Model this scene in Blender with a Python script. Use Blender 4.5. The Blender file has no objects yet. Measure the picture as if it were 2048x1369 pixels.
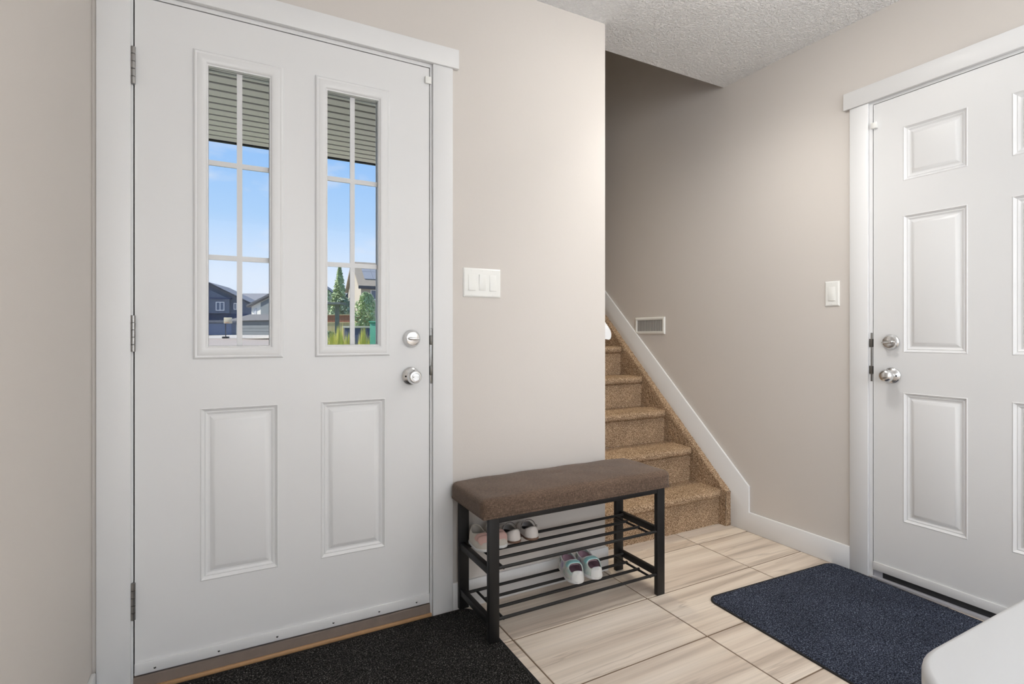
import bpy, bmesh, math, random
from mathutils import Vector, Matrix
random.seed(7)
SC = bpy.context.scene
COL = SC.collection
PI = math.pi

# ------------------------------------------------------------------ camera, sky, sun, added window fill, exposure
CAM_H = 1.074
YAW = math.radians(28.24)
cam_d = bpy.data.cameras.new('camera')
cam_d.sensor_fit = 'HORIZONTAL'; cam_d.sensor_width = 36.0
cam_d.lens = 36.0 * 1064.74 / 2048.0
cam_d.shift_y = -(684.5 - 669.2) / 2048.0
cam_d.clip_start = 0.02; cam_d.clip_end = 500
cam = bpy.data.objects.new('camera', cam_d); COL.objects.link(cam)
cam.location = (0, 0, CAM_H)
cam.rotation_euler = (PI / 2, 0, -YAW)
SC.camera = cam

vs = SC.view_settings
vs.view_transform = 'Standard'; vs.look = 'None'; vs.gamma = 1.0; vs.exposure = 0.0
try: vs.use_curve_mapping = False
except Exception: pass

SC.cycles.use_adaptive_sampling = True; SC.cycles.adaptive_threshold = 0.025; SC.cycles.max_bounces = 8
SC.cycles.caustics_reflective = False; SC.cycles.caustics_refractive = False; SC.cycles.glossy_bounces = 3

def lin(c):
    return tuple(((x / 255) / 12.92 if x / 255 <= 0.04045 else ((x / 255 + 0.055) / 1.055) ** 2.4) for x in c)
def L4(c): return lin(c) + (1.0,)

world = bpy.data.worlds.new('sky'); SC.world = world; world.use_nodes = True
nt = world.node_tree; nt.nodes.clear()
def nd(nt, t, **kw):
    n = nt.nodes.new(t)
    for k, v in kw.items(): setattr(n, k, v)
    return n
wo = nd(nt, 'ShaderNodeOutputWorld'); bg = nd(nt, 'ShaderNodeBackground')
tc = nd(nt, 'ShaderNodeTexCoord'); sx = nd(nt, 'ShaderNodeSeparateXYZ')
rp = nd(nt, 'ShaderNodeValToRGB')
cr = rp.color_ramp
cr.elements[0].position = 0.0; cr.elements[0].color = L4((226, 236, 250))
cr.elements[1].position = 1.0; cr.elements[1].color = L4((70, 130, 215))
for p, c in ((0.10, (219, 233, 251)), (0.20, (176, 212, 251)), (0.34, (140, 190, 247)), (0.55, (105, 165, 236))):
    e = cr.elements.new(p); e.color = L4(c)
ns = nd(nt, 'ShaderNodeTexNoise'); ns.inputs['Scale'].default_value = 5.0; ns.inputs['Detail'].default_value = 5
mp = nd(nt, 'ShaderNodeMapping'); mp.inputs['Scale'].default_value = (1, 1, 2.6)
r2 = nd(nt, 'ShaderNodeValToRGB'); r2.color_ramp.elements[0].position = 0.56; r2.color_ramp.elements[1].position = 0.80
mx = nd(nt, 'ShaderNodeMixRGB'); mx.inputs[2].default_value = L4((236, 238, 246))
nt.links.new(tc.outputs['Generated'], sx.inputs[0]); nt.links.new(sx.outputs['Z'], rp.inputs[0])
nt.links.new(tc.outputs['Generated'], mp.inputs[0]); nt.links.new(mp.outputs[0], ns.inputs['Vector'])
nt.links.new(ns.outputs['Fac'], r2.inputs[0]); nt.links.new(r2.outputs[0], mx.inputs[0])
nt.links.new(rp.outputs[0], mx.inputs[1]); nt.links.new(mx.outputs[0], bg.inputs[0])
bg.inputs[1].default_value = 1.0
nt.links.new(bg.outputs[0], wo.inputs[0])

# street frame: u to the side, d away from the house, turned with the road outside
def S(u, d, z): return (d * math.sin(YAW) + u * math.cos(YAW), d * math.cos(YAW) - u * math.sin(YAW), z)

sun_d = bpy.data.lights.new('sun', 'SUN'); sun_d.energy = 6.0; sun_d.angle = 0.01; sun_d.color = (1, .96, .88)
sun = bpy.data.objects.new('sun', sun_d); COL.objects.link(sun)
sv = Vector(S(-1.0, -0.15, 0.95)).normalized()
sun.rotation_euler = sv.to_track_quat('Z', 'Y').to_euler()

# added fill light at an unseen window behind the camera
al = bpy.data.lights.new('window_fill', 'AREA'); al.shape = 'RECTANGLE'; al.size = 2.3; al.size_y = 1.55
al.energy = 50; al.color = (0.94, 0.975, 1.0)
ao = bpy.data.objects.new('window_fill', al); COL.objects.link(ao)
ao.location = (1.0, -2.72, 1.55); ao.rotation_euler = (PI / 2, 0, 0)
al2 = bpy.data.lights.new('side_window_fill', 'AREA'); al2.shape = 'RECTANGLE'; al2.size = 1.5; al2.size_y = 1.9  # second added fill light, at an unseen window on the left
al2.energy = 36; al2.color = (0.94, 0.975, 1.0)
ao2 = bpy.data.objects.new('side_window_fill', al2); COL.objects.link(ao2)
ao2.location = (-0.52, -1.25, 1.3); ao2.rotation_euler = (PI / 2, 0, -PI / 2)
LAMP_GLOW = 21.0
DOWN_WATT = 43.0
STAIR_WATT = 240.0
UPLIGHT_GLOW = 150.0

# ------------------------------------------------------------------ materials
def newmat(name):
    m = bpy.data.materials.new(name); m.use_nodes = True
    n = m.node_tree; b = n.nodes['Principled BSDF']
    return m, n, b
def plain(name, c, rough=0.5, metal=0.0, spec=0.5, noise=0.0, nscale=20.0, bump=0.0, bscale=200.0, bdist=0.002):
    m, n, b = newmat(name)
    b.inputs['Base Color'].default_value = L4(c); b.inputs['Roughness'].default_value = rough
    b.inputs['Metallic'].default_value = metal; b.inputs['Specular IOR Level'].default_value = spec
    t = nd(n, 'ShaderNodeTexCoord')
    if noise:
        x = nd(n, 'ShaderNodeTexNoise'); x.inputs['Scale'].default_value = nscale; x.inputs['Detail'].default_value = 3
        mr = nd(n, 'ShaderNodeMixRGB')
        k = 1 - noise
        mr.inputs[1].default_value = tuple(v * k for v in lin(c)) + (1,)
        mr.inputs[2].default_value = tuple(min(1, v * (1 + noise)) for v in lin(c)) + (1,)
        n.links.new(t.outputs['Object'], x.inputs['Vector']); n.links.new(x.outputs['Fac'], mr.inputs[0])
        n.links.new(mr.outputs[0], b.inputs['Base Color'])
    if bump:
        x = nd(n, 'ShaderNodeTexNoise'); x.inputs['Scale'].default_value = bscale; x.inputs['Detail'].default_value = 2
        bp = nd(n, 'ShaderNodeBump'); bp.inputs['Strength'].default_value = bump; bp.inputs['Distance'].default_value = bdist
        n.links.new(t.outputs['Object'], x.inputs['Vector']); n.links.new(x.outputs['Fac'], bp.inputs['Height'])
        n.links.new(bp.outputs[0], b.inputs['Normal'])
    return m
M = {}
M['wall'] = plain('beige_wall_paint', (213, 207, 201), 0.75, spec=0.25, noise=0.012, nscale=1.3, bump=0.10, bscale=260)
M['white'] = plain('white_door_paint', (228, 228, 228), 0.38, spec=0.45, bump=0.02, bscale=120)
M['trim'] = plain('white_trim_paint', (229, 229, 229), 0.4, spec=0.45)
M['plastic'] = plain('white_switch_plastic', (238, 238, 234), 0.3)
M['nickel'] = plain('satin_nickel', (224, 224, 224), 0.22, metal=1.0)
M['steel'] = plain('hinge_steel', (158, 157, 155), 0.32, metal=1.0)
M['lip_steel'] = plain('aged_steel', (112, 108, 102), 0.4, metal=0.8)
M['darksteel'] = plain('dark_strike_recess', (40, 38, 36), 0.5, metal=0.6)
M['black'] = plain('black_gap', (14, 13, 13), 0.8)  # black fill for the shade in gaps and holes
M['alu'] = plain('threshold_aluminium', (186, 186, 192), 0.45, metal=0.25)
M['rubber'] = plain('dark_rubber', (46, 46, 48), 0.7)
M['taupe'] = plain('threshold_taupe', (124, 110, 100), 0.55, noise=0.15, nscale=30)
M['oak'] = plain('threshold_oak', (176, 138, 98), 0.5, noise=0.2, nscale=40)
M['frame'] = plain('black_bench_metal', (27, 26, 26), 0.45, spec=0.35)
M['grout'] = plain('brown_grout', (120, 100, 82), 0.9, noise=0.1, nscale=60)
M['table'] = plain('white_table_laminate', (210, 211, 212), 0.35)
M['sole_brown'] = plain('brown_sole', (126, 96, 78), 0.7)
M['shoe_white'] = plain('white_patent', (228, 220, 214), 0.35, bump=0.05, bscale=300)
M['shoe_black'] = plain('dark_insole', (16, 14, 14), 0.8)
M['strap'] = plain('pewter_strap', (136, 128, 122), 0.3, metal=0.5)
M['gem'] = plain('silver_beads', (214, 208, 205), 0.2, metal=0.7)
M['pink'] = plain('pink_velvet', (214, 176, 166), 0.6)
M['shoe_cream'] = plain('cream_mesh', (206, 199, 188), 0.7, bump=0.2, bscale=500)
M['clog_in'] = plain('mauve_lining', (186, 156, 168), 0.6)
M['clog_band'] = plain('aqua_band', (148, 206, 208), 0.3)
M['clog_toe'] = plain('white_rubber_toe', (226, 226, 224), 0.45)

def clog_mat():
    m, n, b = newmat('pearl_clog'); b.inputs['Roughness'].default_value = 0.28
    t = nd(n, 'ShaderNodeTexCoord'); x = nd(n, 'ShaderNodeTexNoise'); x.inputs['Scale'].default_value = 28; x.inputs['Detail'].default_value = 1
    r = nd(n, 'ShaderNodeValToRGB')
    r.color_ramp.elements[0].position = 0.35; r.color_ramp.elements[0].color = L4((176, 196, 190))
    r.color_ramp.elements[1].position = 0.68; r.color_ramp.elements[1].color = L4((192, 182, 206))
    e = r.color_ramp.elements.new(0.5); e.color = L4((214, 214, 206))
    n.links.new(t.outputs['Object'], x.inputs['Vector']); n.links.new(x.outputs['Fac'], r.inputs[0]); n.links.new(r.outputs[0], b.inputs['Base Color'])
    return m
M['clog'] = clog_mat()

def ceil_mat():
    m, n, b = newmat('knockdown_ceiling'); b.inputs['Base Color'].default_value = L4((250, 250, 250)); b.inputs['Roughness'].default_value = 0.8
    b.inputs['Specular IOR Level'].default_value = 0.2
    t = nd(n, 'ShaderNodeTexCoord')
    x = nd(n, 'ShaderNodeTexNoise'); x.inputs['Scale'].default_value = 95; x.inputs['Detail'].default_value = 3; x.inputs['Roughness'].default_value = 0.6
    r = nd(n, 'ShaderNodeValToRGB'); r.color_ramp.elements[0].position = 0.42; r.color_ramp.elements[1].position = 0.62
    bp = nd(n, 'ShaderNodeBump'); bp.inputs['Strength'].default_value = 0.8; bp.inputs['Distance'].default_value = 0.007
    n.links.new(t.outputs['Object'], x.inputs['Vector']); n.links.new(x.outputs['Fac'], r.inputs[0]); n.links.new(r.outputs[0], bp.inputs['Height'])
    n.links.new(bp.outputs[0], b.inputs['Normal'])
    return m
M['ceil'] = ceil_mat()

def speck(name, stops, scale, rough=0.95, bump=0.8, bdist=0.006, big=None, fine=2.1):
    m, n, b = newmat(name); b.inputs['Roughness'].default_value = rough; b.inputs['Specular IOR Level'].default_value = 0.12
    t = nd(n, 'ShaderNodeTexCoord')
    x = nd(n, 'ShaderNodeTexNoise'); x.inputs['Scale'].default_value = scale; x.inputs['Detail'].default_value = 3; x.inputs['Roughness'].default_value = 0.7
    r = nd(n, 'ShaderNodeValToRGB')
    el = r.color_ramp.elements
    el[0].position = stops[0][0]; el[0].color = L4(stops[0][1]); el[1].position = stops[-1][0]; el[1].color = L4(stops[-1][1])
    for p, c in stops[1:-1]:
        e = el.new(p); e.color = L4(c)
    n.links.new(t.outputs['Object'], x.inputs['Vector']); n.links.new(x.outputs['Fac'], r.inputs[0])
    out = r.outputs[0]
    if big:
        y = nd(n, 'ShaderNodeTexNoise'); y.inputs['Scale'].default_value = big[0]; y.inputs['Detail'].default_value = 2
        mm = nd(n, 'ShaderNodeMapRange'); mm.inputs[1].default_value = 0.3; mm.inputs[2].default_value = 0.7
        mm.inputs[3].default_value = 1 - big[1]; mm.inputs[4].default_value = 1 + big[1]
        q = nd(n, 'ShaderNodeMixRGB', blend_type='MULTIPLY'); q.inputs[0].default_value = 1
        n.links.new(t.outputs['Object'], y.inputs['Vector']); n.links.new(y.outputs['Fac'], mm.inputs[0])
        n.links.new(out, q.inputs[1]); n.links.new(mm.outputs[0], q.inputs[2]); out = q.outputs[0]
    n.links.new(out, b.inputs['Base Color'])
    z = nd(n, 'ShaderNodeTexNoise'); z.inputs['Scale'].default_value = scale * fine; z.inputs['Detail'].default_value = 2
    bp = nd(n, 'ShaderNodeBump'); bp.inputs['Strength'].default_value = bump; bp.inputs['Distance'].default_value = bdist
    n.links.new(t.outputs['Object'], z.inputs['Vector']); n.links.new(z.outputs['Fac'], bp.inputs['Height']); n.links.new(bp.outputs[0], b.inputs['Normal'])
    return m
M['carpet'] = speck('brown_stair_carpet', [(0.32, (74, 55, 40)), (0.45, (146, 118, 92)), (0.55, (198, 170, 140)), (0.68, (236, 214, 186))], 190, big=(9, 0.10))
M['mat_black'] = speck('black_mat_pile', [(0.40, (20, 19, 19)), (0.53, (40, 39, 38)), (0.62, (100, 97, 94)), (0.74, (176, 172, 166))], 240, big=(5, 0.15))
M['mat_navy'] = speck('navy_mat_pile', [(0.38, (26, 28, 36)), (0.51, (50, 55, 70)), (0.61, (104, 112, 130)), (0.74, (178, 186, 200))], 240, big=(5, 0.18))
M['mat_edge'] = plain('mat_rubber_edge', (20, 20, 22), 0.8)

def tile_mat():
    m, n, b = newmat('striated_porcelain'); b.inputs['Roughness'].default_value = 0.36; b.inputs['Specular IOR Level'].default_value = 0.4
    t = nd(n, 'ShaderNodeTexCoord'); oi = nd(n, 'ShaderNodeObjectInfo')
    mu = nd(n, 'ShaderNodeMath', operation='MULTIPLY'); mu.inputs[1].default_value = 41.0
    n.links.new(oi.outputs['Random'], mu.inputs[0])
    cb = nd(n, 'ShaderNodeCombineXYZ'); n.links.new(mu.outputs[0], cb.inputs[0]); n.links.new(mu.outputs[0], cb.inputs[1]); n.links.new(mu.outputs[0], cb.inputs[2])
    ad = nd(n, 'ShaderNodeVectorMath', operation='ADD'); n.links.new(t.outputs['Object'], ad.inputs[0]); n.links.new(cb.outputs[0], ad.inputs[1])
    def nz(sc, det, dist, rot):
        mp = nd(n, 'ShaderNodeMapping'); mp.inputs['Scale'].default_value = sc; mp.inputs['Rotation'].default_value = (0, 0, rot)
        x = nd(n, 'ShaderNodeTexNoise'); x.inputs['Scale'].default_value = 1.0; x.inputs['Detail'].default_value = det; x.inputs['Distortion'].default_value = dist
        n.links.new(ad.outputs[0], mp.inputs[0]); n.links.new(mp.outputs[0], x.inputs['Vector']); return x
    a = nz((0.8, 17, 1), 4, 0.25, 0.05)
    r = nd(n, 'ShaderNodeValToRGB'); el = r.color_ramp.elements
    el[0].position = 0.30; el[0].color = L4((182, 167, 152)); el[1].position = 0.72; el[1].color = L4((234, 222, 209))
    e = el.new(0.42); e.color = L4((209, 194, 179)); e = el.new(0.55); e.color = L4((224, 211, 196))
    n.links.new(a.outputs['Fac'], r.inputs[0])
    v = nz((0.55, 8.5, 1), 4, 0.45, 0.06)
    s1 = nd(n, 'ShaderNodeMath', operation='SUBTRACT'); s1.inputs[1].default_value = 0.5; n.links.new(v.outputs['Fac'], s1.inputs[0])
    s2 = nd(n, 'ShaderNodeMath', operation='ABSOLUTE'); n.links.new(s1.outputs[0], s2.inputs[0])
    mr = nd(n, 'ShaderNodeMapRange'); mr.inputs[1].default_value = 0.0; mr.inputs[2].default_value = 0.012; mr.inputs[3].default_value = 0.34; mr.inputs[4].default_value = 0.0
    n.links.new(s2.outputs[0], mr.inputs[0])
    q = nd(n, 'ShaderNodeMixRGB'); q.inputs[2].default_value = L4((142, 126, 112))
    n.links.new(mr.outputs[0], q.inputs[0]); n.links.new(r.outputs[0], q.inputs[1])
    fn = nz((2.2, 120, 1), 3, 0.3, 0.05)
    fm = nd(n, 'ShaderNodeMapRange'); fm.inputs[1].default_value = 0.35; fm.inputs[2].default_value = 0.65; fm.inputs[3].default_value = 0.93; fm.inputs[4].default_value = 1.04
    n.links.new(fn.outputs['Fac'], fm.inputs[0])
    q2 = nd(n, 'ShaderNodeMixRGB', blend_type='MULTIPLY'); q2.inputs[0].default_value = 1.0
    n.links.new(q.outputs[0], q2.inputs[1]); n.links.new(fm.outputs[0], q2.inputs[2]); n.links.new(q2.outputs[0], b.inputs['Base Color'])
    return m
M['tile'] = tile_mat()

def fabric_mat():
    m, n, b = newmat('brown_woven_fabric'); b.inputs['Roughness'].default_value = 0.95; b.inputs['Specular IOR Level'].default_value = 0.1
    b.inputs['Sheen Weight'].default_value = 0.15
    t = nd(n, 'ShaderNodeTexCoord')
    def nz(sc):
        mp = nd(n, 'ShaderNodeMapping'); mp.inputs['Scale'].default_value = sc
        x = nd(n, 'ShaderNodeTexNoise'); x.inputs['Scale'].default_value = 1; x.inputs['Detail'].default_value = 3
        n.links.new(t.outputs['Object'], mp.inputs[0]); n.links.new(mp.outputs[0], x.inputs['Vector']); return x
    a = nz((650, 650, 120)); c = nz((120, 650, 650)); g = nz((7, 7, 7))
    av = nd(n, 'ShaderNodeMath', operation='ADD'); n.links.new(a.outputs['Fac'], av.inputs[0]); n.links.new(c.outputs['Fac'], av.inputs[1])
    ha = nd(n, 'ShaderNodeMath', operation='MULTIPLY'); ha.inputs[1].default_value = 0.5; n.links.new(av.outputs[0], ha.inputs[0])
    r = nd(n, 'ShaderNodeValToRGB'); el = r.color_ramp.elements
    el[0].position = 0.33; el[0].color = L4((62, 50, 42)); el[1].position = 0.67; el[1].color = L4((132, 110, 93))
    e = el.new(0.5); e.color = L4((98, 81, 69))
    n.links.new(ha.outputs[0], r.inputs[0])
    mm = nd(n, 'ShaderNodeMapRange'); mm.inputs[1].default_value = 0.3; mm.inputs[2].default_value = 0.7; mm.inputs[3].default_value = 0.86; mm.inputs[4].default_value = 1.12
    n.links.new(g.outputs['Fac'], mm.inputs[0])
    q = nd(n, 'ShaderNodeMixRGB', blend_type='MULTIPLY'); q.inputs[0].default_value = 1
    n.links.new(r.outputs[0], q.inputs[1]); n.links.new(mm.outputs[0], q.inputs[2]); n.links.new(q.outputs[0], b.inputs['Base Color'])
    bp = nd(n, 'ShaderNodeBump'); bp.inputs['Strength'].default_value = 0.5; bp.inputs['Distance'].default_value = 0.0015
    n.links.new(ha.outputs[0], bp.inputs['Height']); n.links.new(bp.outputs[0], b.inputs['Normal'])
    return m
M['fabric'] = fabric_mat()

def glass_mat():
    m = bpy.data.materials.new('clear_glass'); m.use_nodes = True; n = m.node_tree; n.nodes.clear()
    o = nd(n, 'ShaderNodeOutputMaterial'); tr = nd(n, 'ShaderNodeBsdfTransparent'); gl = nd(n, 'ShaderNodeBsdfGlossy'); gl.inputs['Roughness'].default_value = 0.02
    fr = nd(n, 'ShaderNodeFresnel'); fr.inputs[0].default_value = 1.08; mi = nd(n, 'ShaderNodeMixShader')
    n.links.new(fr.outputs[0], mi.inputs[0]); n.links.new(tr.outputs[0], mi.inputs[1]); n.links.new(gl.outputs[0], mi.inputs[2]); n.links.new(mi.outputs[0], o.inputs[0])
    return m
M['glass'] = glass_mat()
def emit_mat(name, c, s):
    m = bpy.data.materials.new(name); m.use_nodes = True; n = m.node_tree; n.nodes.clear()
    o = nd(n, 'ShaderNodeOutputMaterial'); e = nd(n, 'ShaderNodeEmission'); e.inputs[0].default_value = c + (1,); e.inputs[1].default_value = s
    n.links.new(e.outputs[0], o.inputs[0]); return m
# exterior
M['soffit'] = plain('vinyl_soffit', (196, 190, 182), 0.6)
M['soffit_gap'] = plain('soffit_groove', (24, 22, 21), 0.9)
M['siding_dark'] = plain('slate_siding', (98, 106, 122), 0.8, noise=0.08, nscale=1.5)
M['hood_shadow_navy'] = plain('navy_hood_and_shadow', (66, 76, 104), 0.8, noise=0.08, nscale=1.5)  # for the window hood, and for a shadow painted on the wall
M['siding_grey'] = plain('grey_siding', (120, 126, 128), 0.8, noise=0.08, nscale=1.5)
M['siding_white'] = plain('pale_siding', (225, 222, 212), 0.8)
M['siding_tan'] = plain('tan_siding', (176, 168, 152), 0.8)
M['shingle'] = plain('grey_shingles', (132, 132, 134), 0.9, noise=0.2, nscale=3)
M['shingle_brown'] = plain('brown_shingles', (158, 146, 128), 0.9, noise=0.2, nscale=3)
M['fascia'] = plain('dark_fascia', (70, 72, 78), 0.7)
M['garage'] = plain('garage_door_blue', (104, 116, 142), 0.6)
M['solar'] = plain('solar_panel', (146, 148, 152), 0.7)
M['winpane'] = plain('house_window_glass', (92, 104, 124), 0.1)
M['asphalt'] = plain('pale_asphalt', (160, 148, 136), 0.9, noise=0.1, nscale=2)
M['concrete'] = plain('pale_concrete', (178, 174, 166), 0.9, noise=0.06, nscale=2)
M['lawn'] = plain('lawn', (128, 146, 84), 0.95, noise=0.25, nscale=4)
M['leaf'] = plain('tree_leaf', (172, 188, 138), 0.7, noise=0.35, nscale=3)
M['leaf_dark'] = plain('dark_leaf', (134, 150, 118), 0.7, noise=0.35, nscale=3)
M['blade'] = plain('yellow_green_blades', (206, 200, 96), 0.7, noise=0.3, nscale=5)
M['bark'] = plain('bark', (84, 72, 60), 0.9)
M['fence_red'] = plain('redwood_boards', (164, 104, 82), 0.85)
M['fence_tan'] = plain('tan_boards', (206, 180, 144), 0.85)
M['pergola'] = plain('weathered_post', (110, 112, 112), 0.85)
M['cabinet_green'] = plain('green_utility_paint', (70, 146, 122), 0.5)
M['box_blue'] = plain('dark_blue_plastic', (52, 62, 92), 0.5)
M['board'] = plain('backboard', (206, 196, 168), 0.6)
M['garland'] = plain('orange_bunting', (206, 130, 84), 0.8)

# ------------------------------------------------------------------ helpers
def tag(o, label=None, cat=None, group=None, kind=None):
    if label: o['label'] = label
    if cat: o['category'] = cat
    if group: o['group'] = group
    if kind: o['kind'] = kind
    return o
def empty(name, loc=(0, 0, 0), parent=None):
    o = bpy.data.objects.new(name, None); COL.objects.link(o); o.empty_display_size = 0.1
    o.location = loc
    if parent: o.parent = parent
    return o
def wloc(o):
    v = Vector((0, 0, 0))
    while o is not None:
        v += o.location; o = o.parent
    return v

class MB:
    """collects shapes in world coordinates (through an optional map) and links them as one mesh object"""
    def __init__(s, f=None): s.v = []; s.q = []; s.f = f or (lambda a, b, c: (a, b, c))
    def add(s, vs, fs):
        k = len(s.v); s.v += [Vector(s.f(*p)) for p in vs]; s.q += [tuple(i + k for i in f) for f in fs]; return s
    def box(s, x0, x1, y0, y1, z0, z1):
        return s.add([(x0, y0, z0), (x1, y0, z0), (x1, y1, z0), (x0, y1, z0), (x0, y0, z1), (x1, y0, z1), (x1, y1, z1), (x0, y1, z1)],
                     [(0, 3, 2, 1), (4, 5, 6, 7), (0, 1, 5, 4), (1, 2, 6, 5), (2, 3, 7, 6), (3, 0, 4, 7)])
    def prism(s, pts, axis, a0, a1):
        def P(p, a):
            return (a, p[0], p[1]) if axis == 0 else (p[0], a, p[1]) if axis == 1 else (p[0], p[1], a)
        n = len(pts)
        return s.add([P(p, a0) for p in pts] + [P(p, a1) for p in pts],
                     [tuple(range(n)), tuple(range(2 * n - 1, n - 1, -1))] + [(i, i + n, (i + 1) % n + n, (i + 1) % n) for i in range(n)])
    def tube(s, pts, r, n=10, cap=True, closed=False):
        pts = [Vector(p) for p in pts]; m = len(pts); vs = []; fs = []
        up = None
        for i, p in enumerate(pts):
            a = pts[i - 1] if (i > 0 or closed) else p; b = pts[(i + 1) % m] if (i < m - 1 or closed) else p
            t = (b - a).normalized()
            if up is None:
                up = Vector((0, 0, 1)) if abs(t.z) < 0.9 else Vector((1, 0, 0))
            e1 = (up - t * up.dot(t)).normalized(); e2 = t.cross(e1); up = e1
            rr = r[i] if isinstance(r, (list, tuple)) else r
            vs += [tuple(p + (e1 * math.cos(2 * PI * k / n) + e2 * math.sin(2 * PI * k / n)) * rr) for k in range(n)]
        for i in range(m if closed else m - 1):
            j = (i + 1) % m
            fs += [(i * n + k, i * n + (k + 1) % n, j * n + (k + 1) % n, j * n + k) for k in range(n)]
        if cap and not closed: fs += [tuple(range(n - 1, -1, -1)), tuple((m - 1) * n + k for k in range(n))]
        return s.add(vs, fs)
    def lathe(s, o, ax, prof, n=32):
        """prof: list of (distance along ax, radius)"""
        o = Vector(o); ax = Vector(ax).normalized()
        e1 = ax.orthogonal().normalized(); e2 = ax.cross(e1); vs = []; fs = []
        for h, r in prof:
            vs += [tuple(o + ax * h + (e1 * math.cos(2 * PI * k / n) + e2 * math.sin(2 * PI * k / n)) * max(r, 1e-5)) for k in range(n)]
        for i in range(len(prof) - 1):
            fs += [(i * n + k, i * n + (k + 1) % n, (i + 1) * n + (k + 1) % n, (i + 1) * n + k) for k in range(n)]
        fs += [tuple(range(n - 1, -1, -1)), tuple((len(prof) - 1) * n + k for k in range(n))]
        return s.add(vs, fs)
    def rings(s, u0, u1, v0, v1, prof, cap=True):
        """nested rectangles in (u, w, v): prof of (inset, w)"""
        vs = []; fs = []
        for i, w in prof: vs += [(u0 + i, w, v0 + i), (u1 - i, w, v0 + i), (u1 - i, w, v1 - i), (u0 + i, w, v1 - i)]
        for k in range(len(prof) - 1):
            fs += [(4 * k + j, 4 * k + (j + 1) % 4, 4 * k + 4 + (j + 1) % 4, 4 * k + 4 + j) for j in range(4)]
        if cap: k = 4 * (len(prof) - 1); fs.append((k, k + 1, k + 2, k + 3))
        return s.add(vs, fs)
    def build(s, name, mat, parent=None, bevel=0.0, seg=2, smooth=None, mats=None, weld=False, loc=None):
        me = bpy.data.meshes.new(name)
        off = wloc(parent) if parent else Vector((0, 0, 0))
        own = Vector(loc) if loc is not None else Vector((0, 0, 0))
        me.from_pydata([tuple(p - off - (own - off if loc is not None else own)) for p in s.v] if loc is not None else [tuple(p - off) for p in s.v], [], s.q)
        bm = bmesh.new(); bm.from_mesh(me)
        if weld: bmesh.ops.remove_doubles(bm, verts=bm.verts, dist=1e-5)
        bmesh.ops.recalc_face_normals(bm, faces=bm.faces)
        if bevel:
            es = [e for e in bm.edges if len(e.link_faces) == 2 and e.calc_face_angle(0) > 0.5]
            bmesh.ops.bevel(bm, geom=es, offset=bevel, segments=seg, profile=0.5, affect='EDGES', clamp_overlap=True)
        bm.to_mesh(me); bm.free()
        me.materials.append(M[mat] if isinstance(mat, str) else mat)
        if smooth is None: smooth = 40 if bevel else 0
        if smooth:
            me.polygons.foreach_set('use_smooth', [True] * len(me.polygons)); me.set_sharp_from_angle(angle=math.radians(smooth))
        o = bpy.data.objects.new(name, me); COL.objects.link(o)
        if loc is not None: o.location = own - off
        if parent: o.parent = parent
        return o
def dup(o, parent, loc):
    c = o.copy(); COL.objects.link(c); c.parent = parent; c.location = Vector(loc) - (wloc(parent) if parent else Vector((0, 0, 0))); return c

# ------------------------------------------------------------------ room numbers
WF = 1.937     # inner face of the front wall
WR = 2.512     # face of the right wall
WL = -0.342    # face of the left wall
XE = 1.522     # end of the front wall at the stairs
YB = -2.6      # wall behind the camera
ZC = 2.489     # ceiling
YC = 2.115     # edge of the ceiling at the stairwell
ZU = 5.0       # ceiling over the stairs
YS = 5.4       # far end of the stairwell
def st(o, label, cat): return tag(o, label, cat, kind='structure')

# floor: grout bed with tiles as parts
TX0, TY0, TW, TH, G = 0.888, 1.645, 0.62, 0.305, 0.0058
fl = MB().box(WL - 0.12, WR + 0.1, YB - 0.1, 2.2, -0.12, -0.0022).build('floor', 'grout')
st(fl, 'beige striated porcelain tile floor with brown grout lines', 'floor')
tiles = {}
for i in range(-3, 4):
    for j in range(-15, 3):
        x0 = max(TX0 + i * TW, WL); x1 = min(TX0 + (i + 1) * TW, WR); y0 = max(TY0 + j * TH, YB); y1 = min(TY0 + (j + 1) * TH, 2.16)
        if x1 - x0 < 0.03 or y1 - y0 < 0.02: continue
        w, h = round(x1 - x0 - G, 4), round(y1 - y0 - G, 4)
        c = ((x0 + x1) / 2, (y0 + y1) / 2, 0)
        if (w, h) not in tiles:
            mb = MB().box(c[0] - w / 2, c[0] + w / 2, c[1] - h / 2, c[1] + h / 2, -0.01, 0.0)
            tiles[(w, h)] = mb.build('floor_tile', 'tile', fl, bevel=0.0012, seg=1, loc=c)
        else: dup(tiles[(w, h)], fl, c)

# ceiling
cb = MB().box(WL - 0.12, WR + 0.1, YB - 0.1, 2.06, ZC, ZC + 0.28).box(XE, WR + 0.1, 2.06, YC, ZC, ZC + 0.28)
st(cb.build('ceiling', 'ceil'), 'white ceiling with knockdown texture ending at the stairwell', 'ceiling')
# front wall (with the door opening) and the wall beside the stairs
DX0, DX1 = -0.241, 0.682
mb = MB().box(WL - 0.12, DX0 - 0.02, WF, 2.06, 0, ZC + .2).box(DX1 + 0.022, XE, WF, 2.06, 0, ZC + .2).box(DX0 - 0.02, DX1 + 0.022, WF, 2.06, 2.112, ZC + .2)
st(mb.build('wall_front', 'wall'), 'beige painted wall holding the front door and triple switch', 'wall')
mb = MB().box(1.40, XE, 2.06, YS, 0, ZU)
st(mb.build('wall_stair_side', 'wall'), 'beige wall along the open side of the stairs', 'wall')
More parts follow.
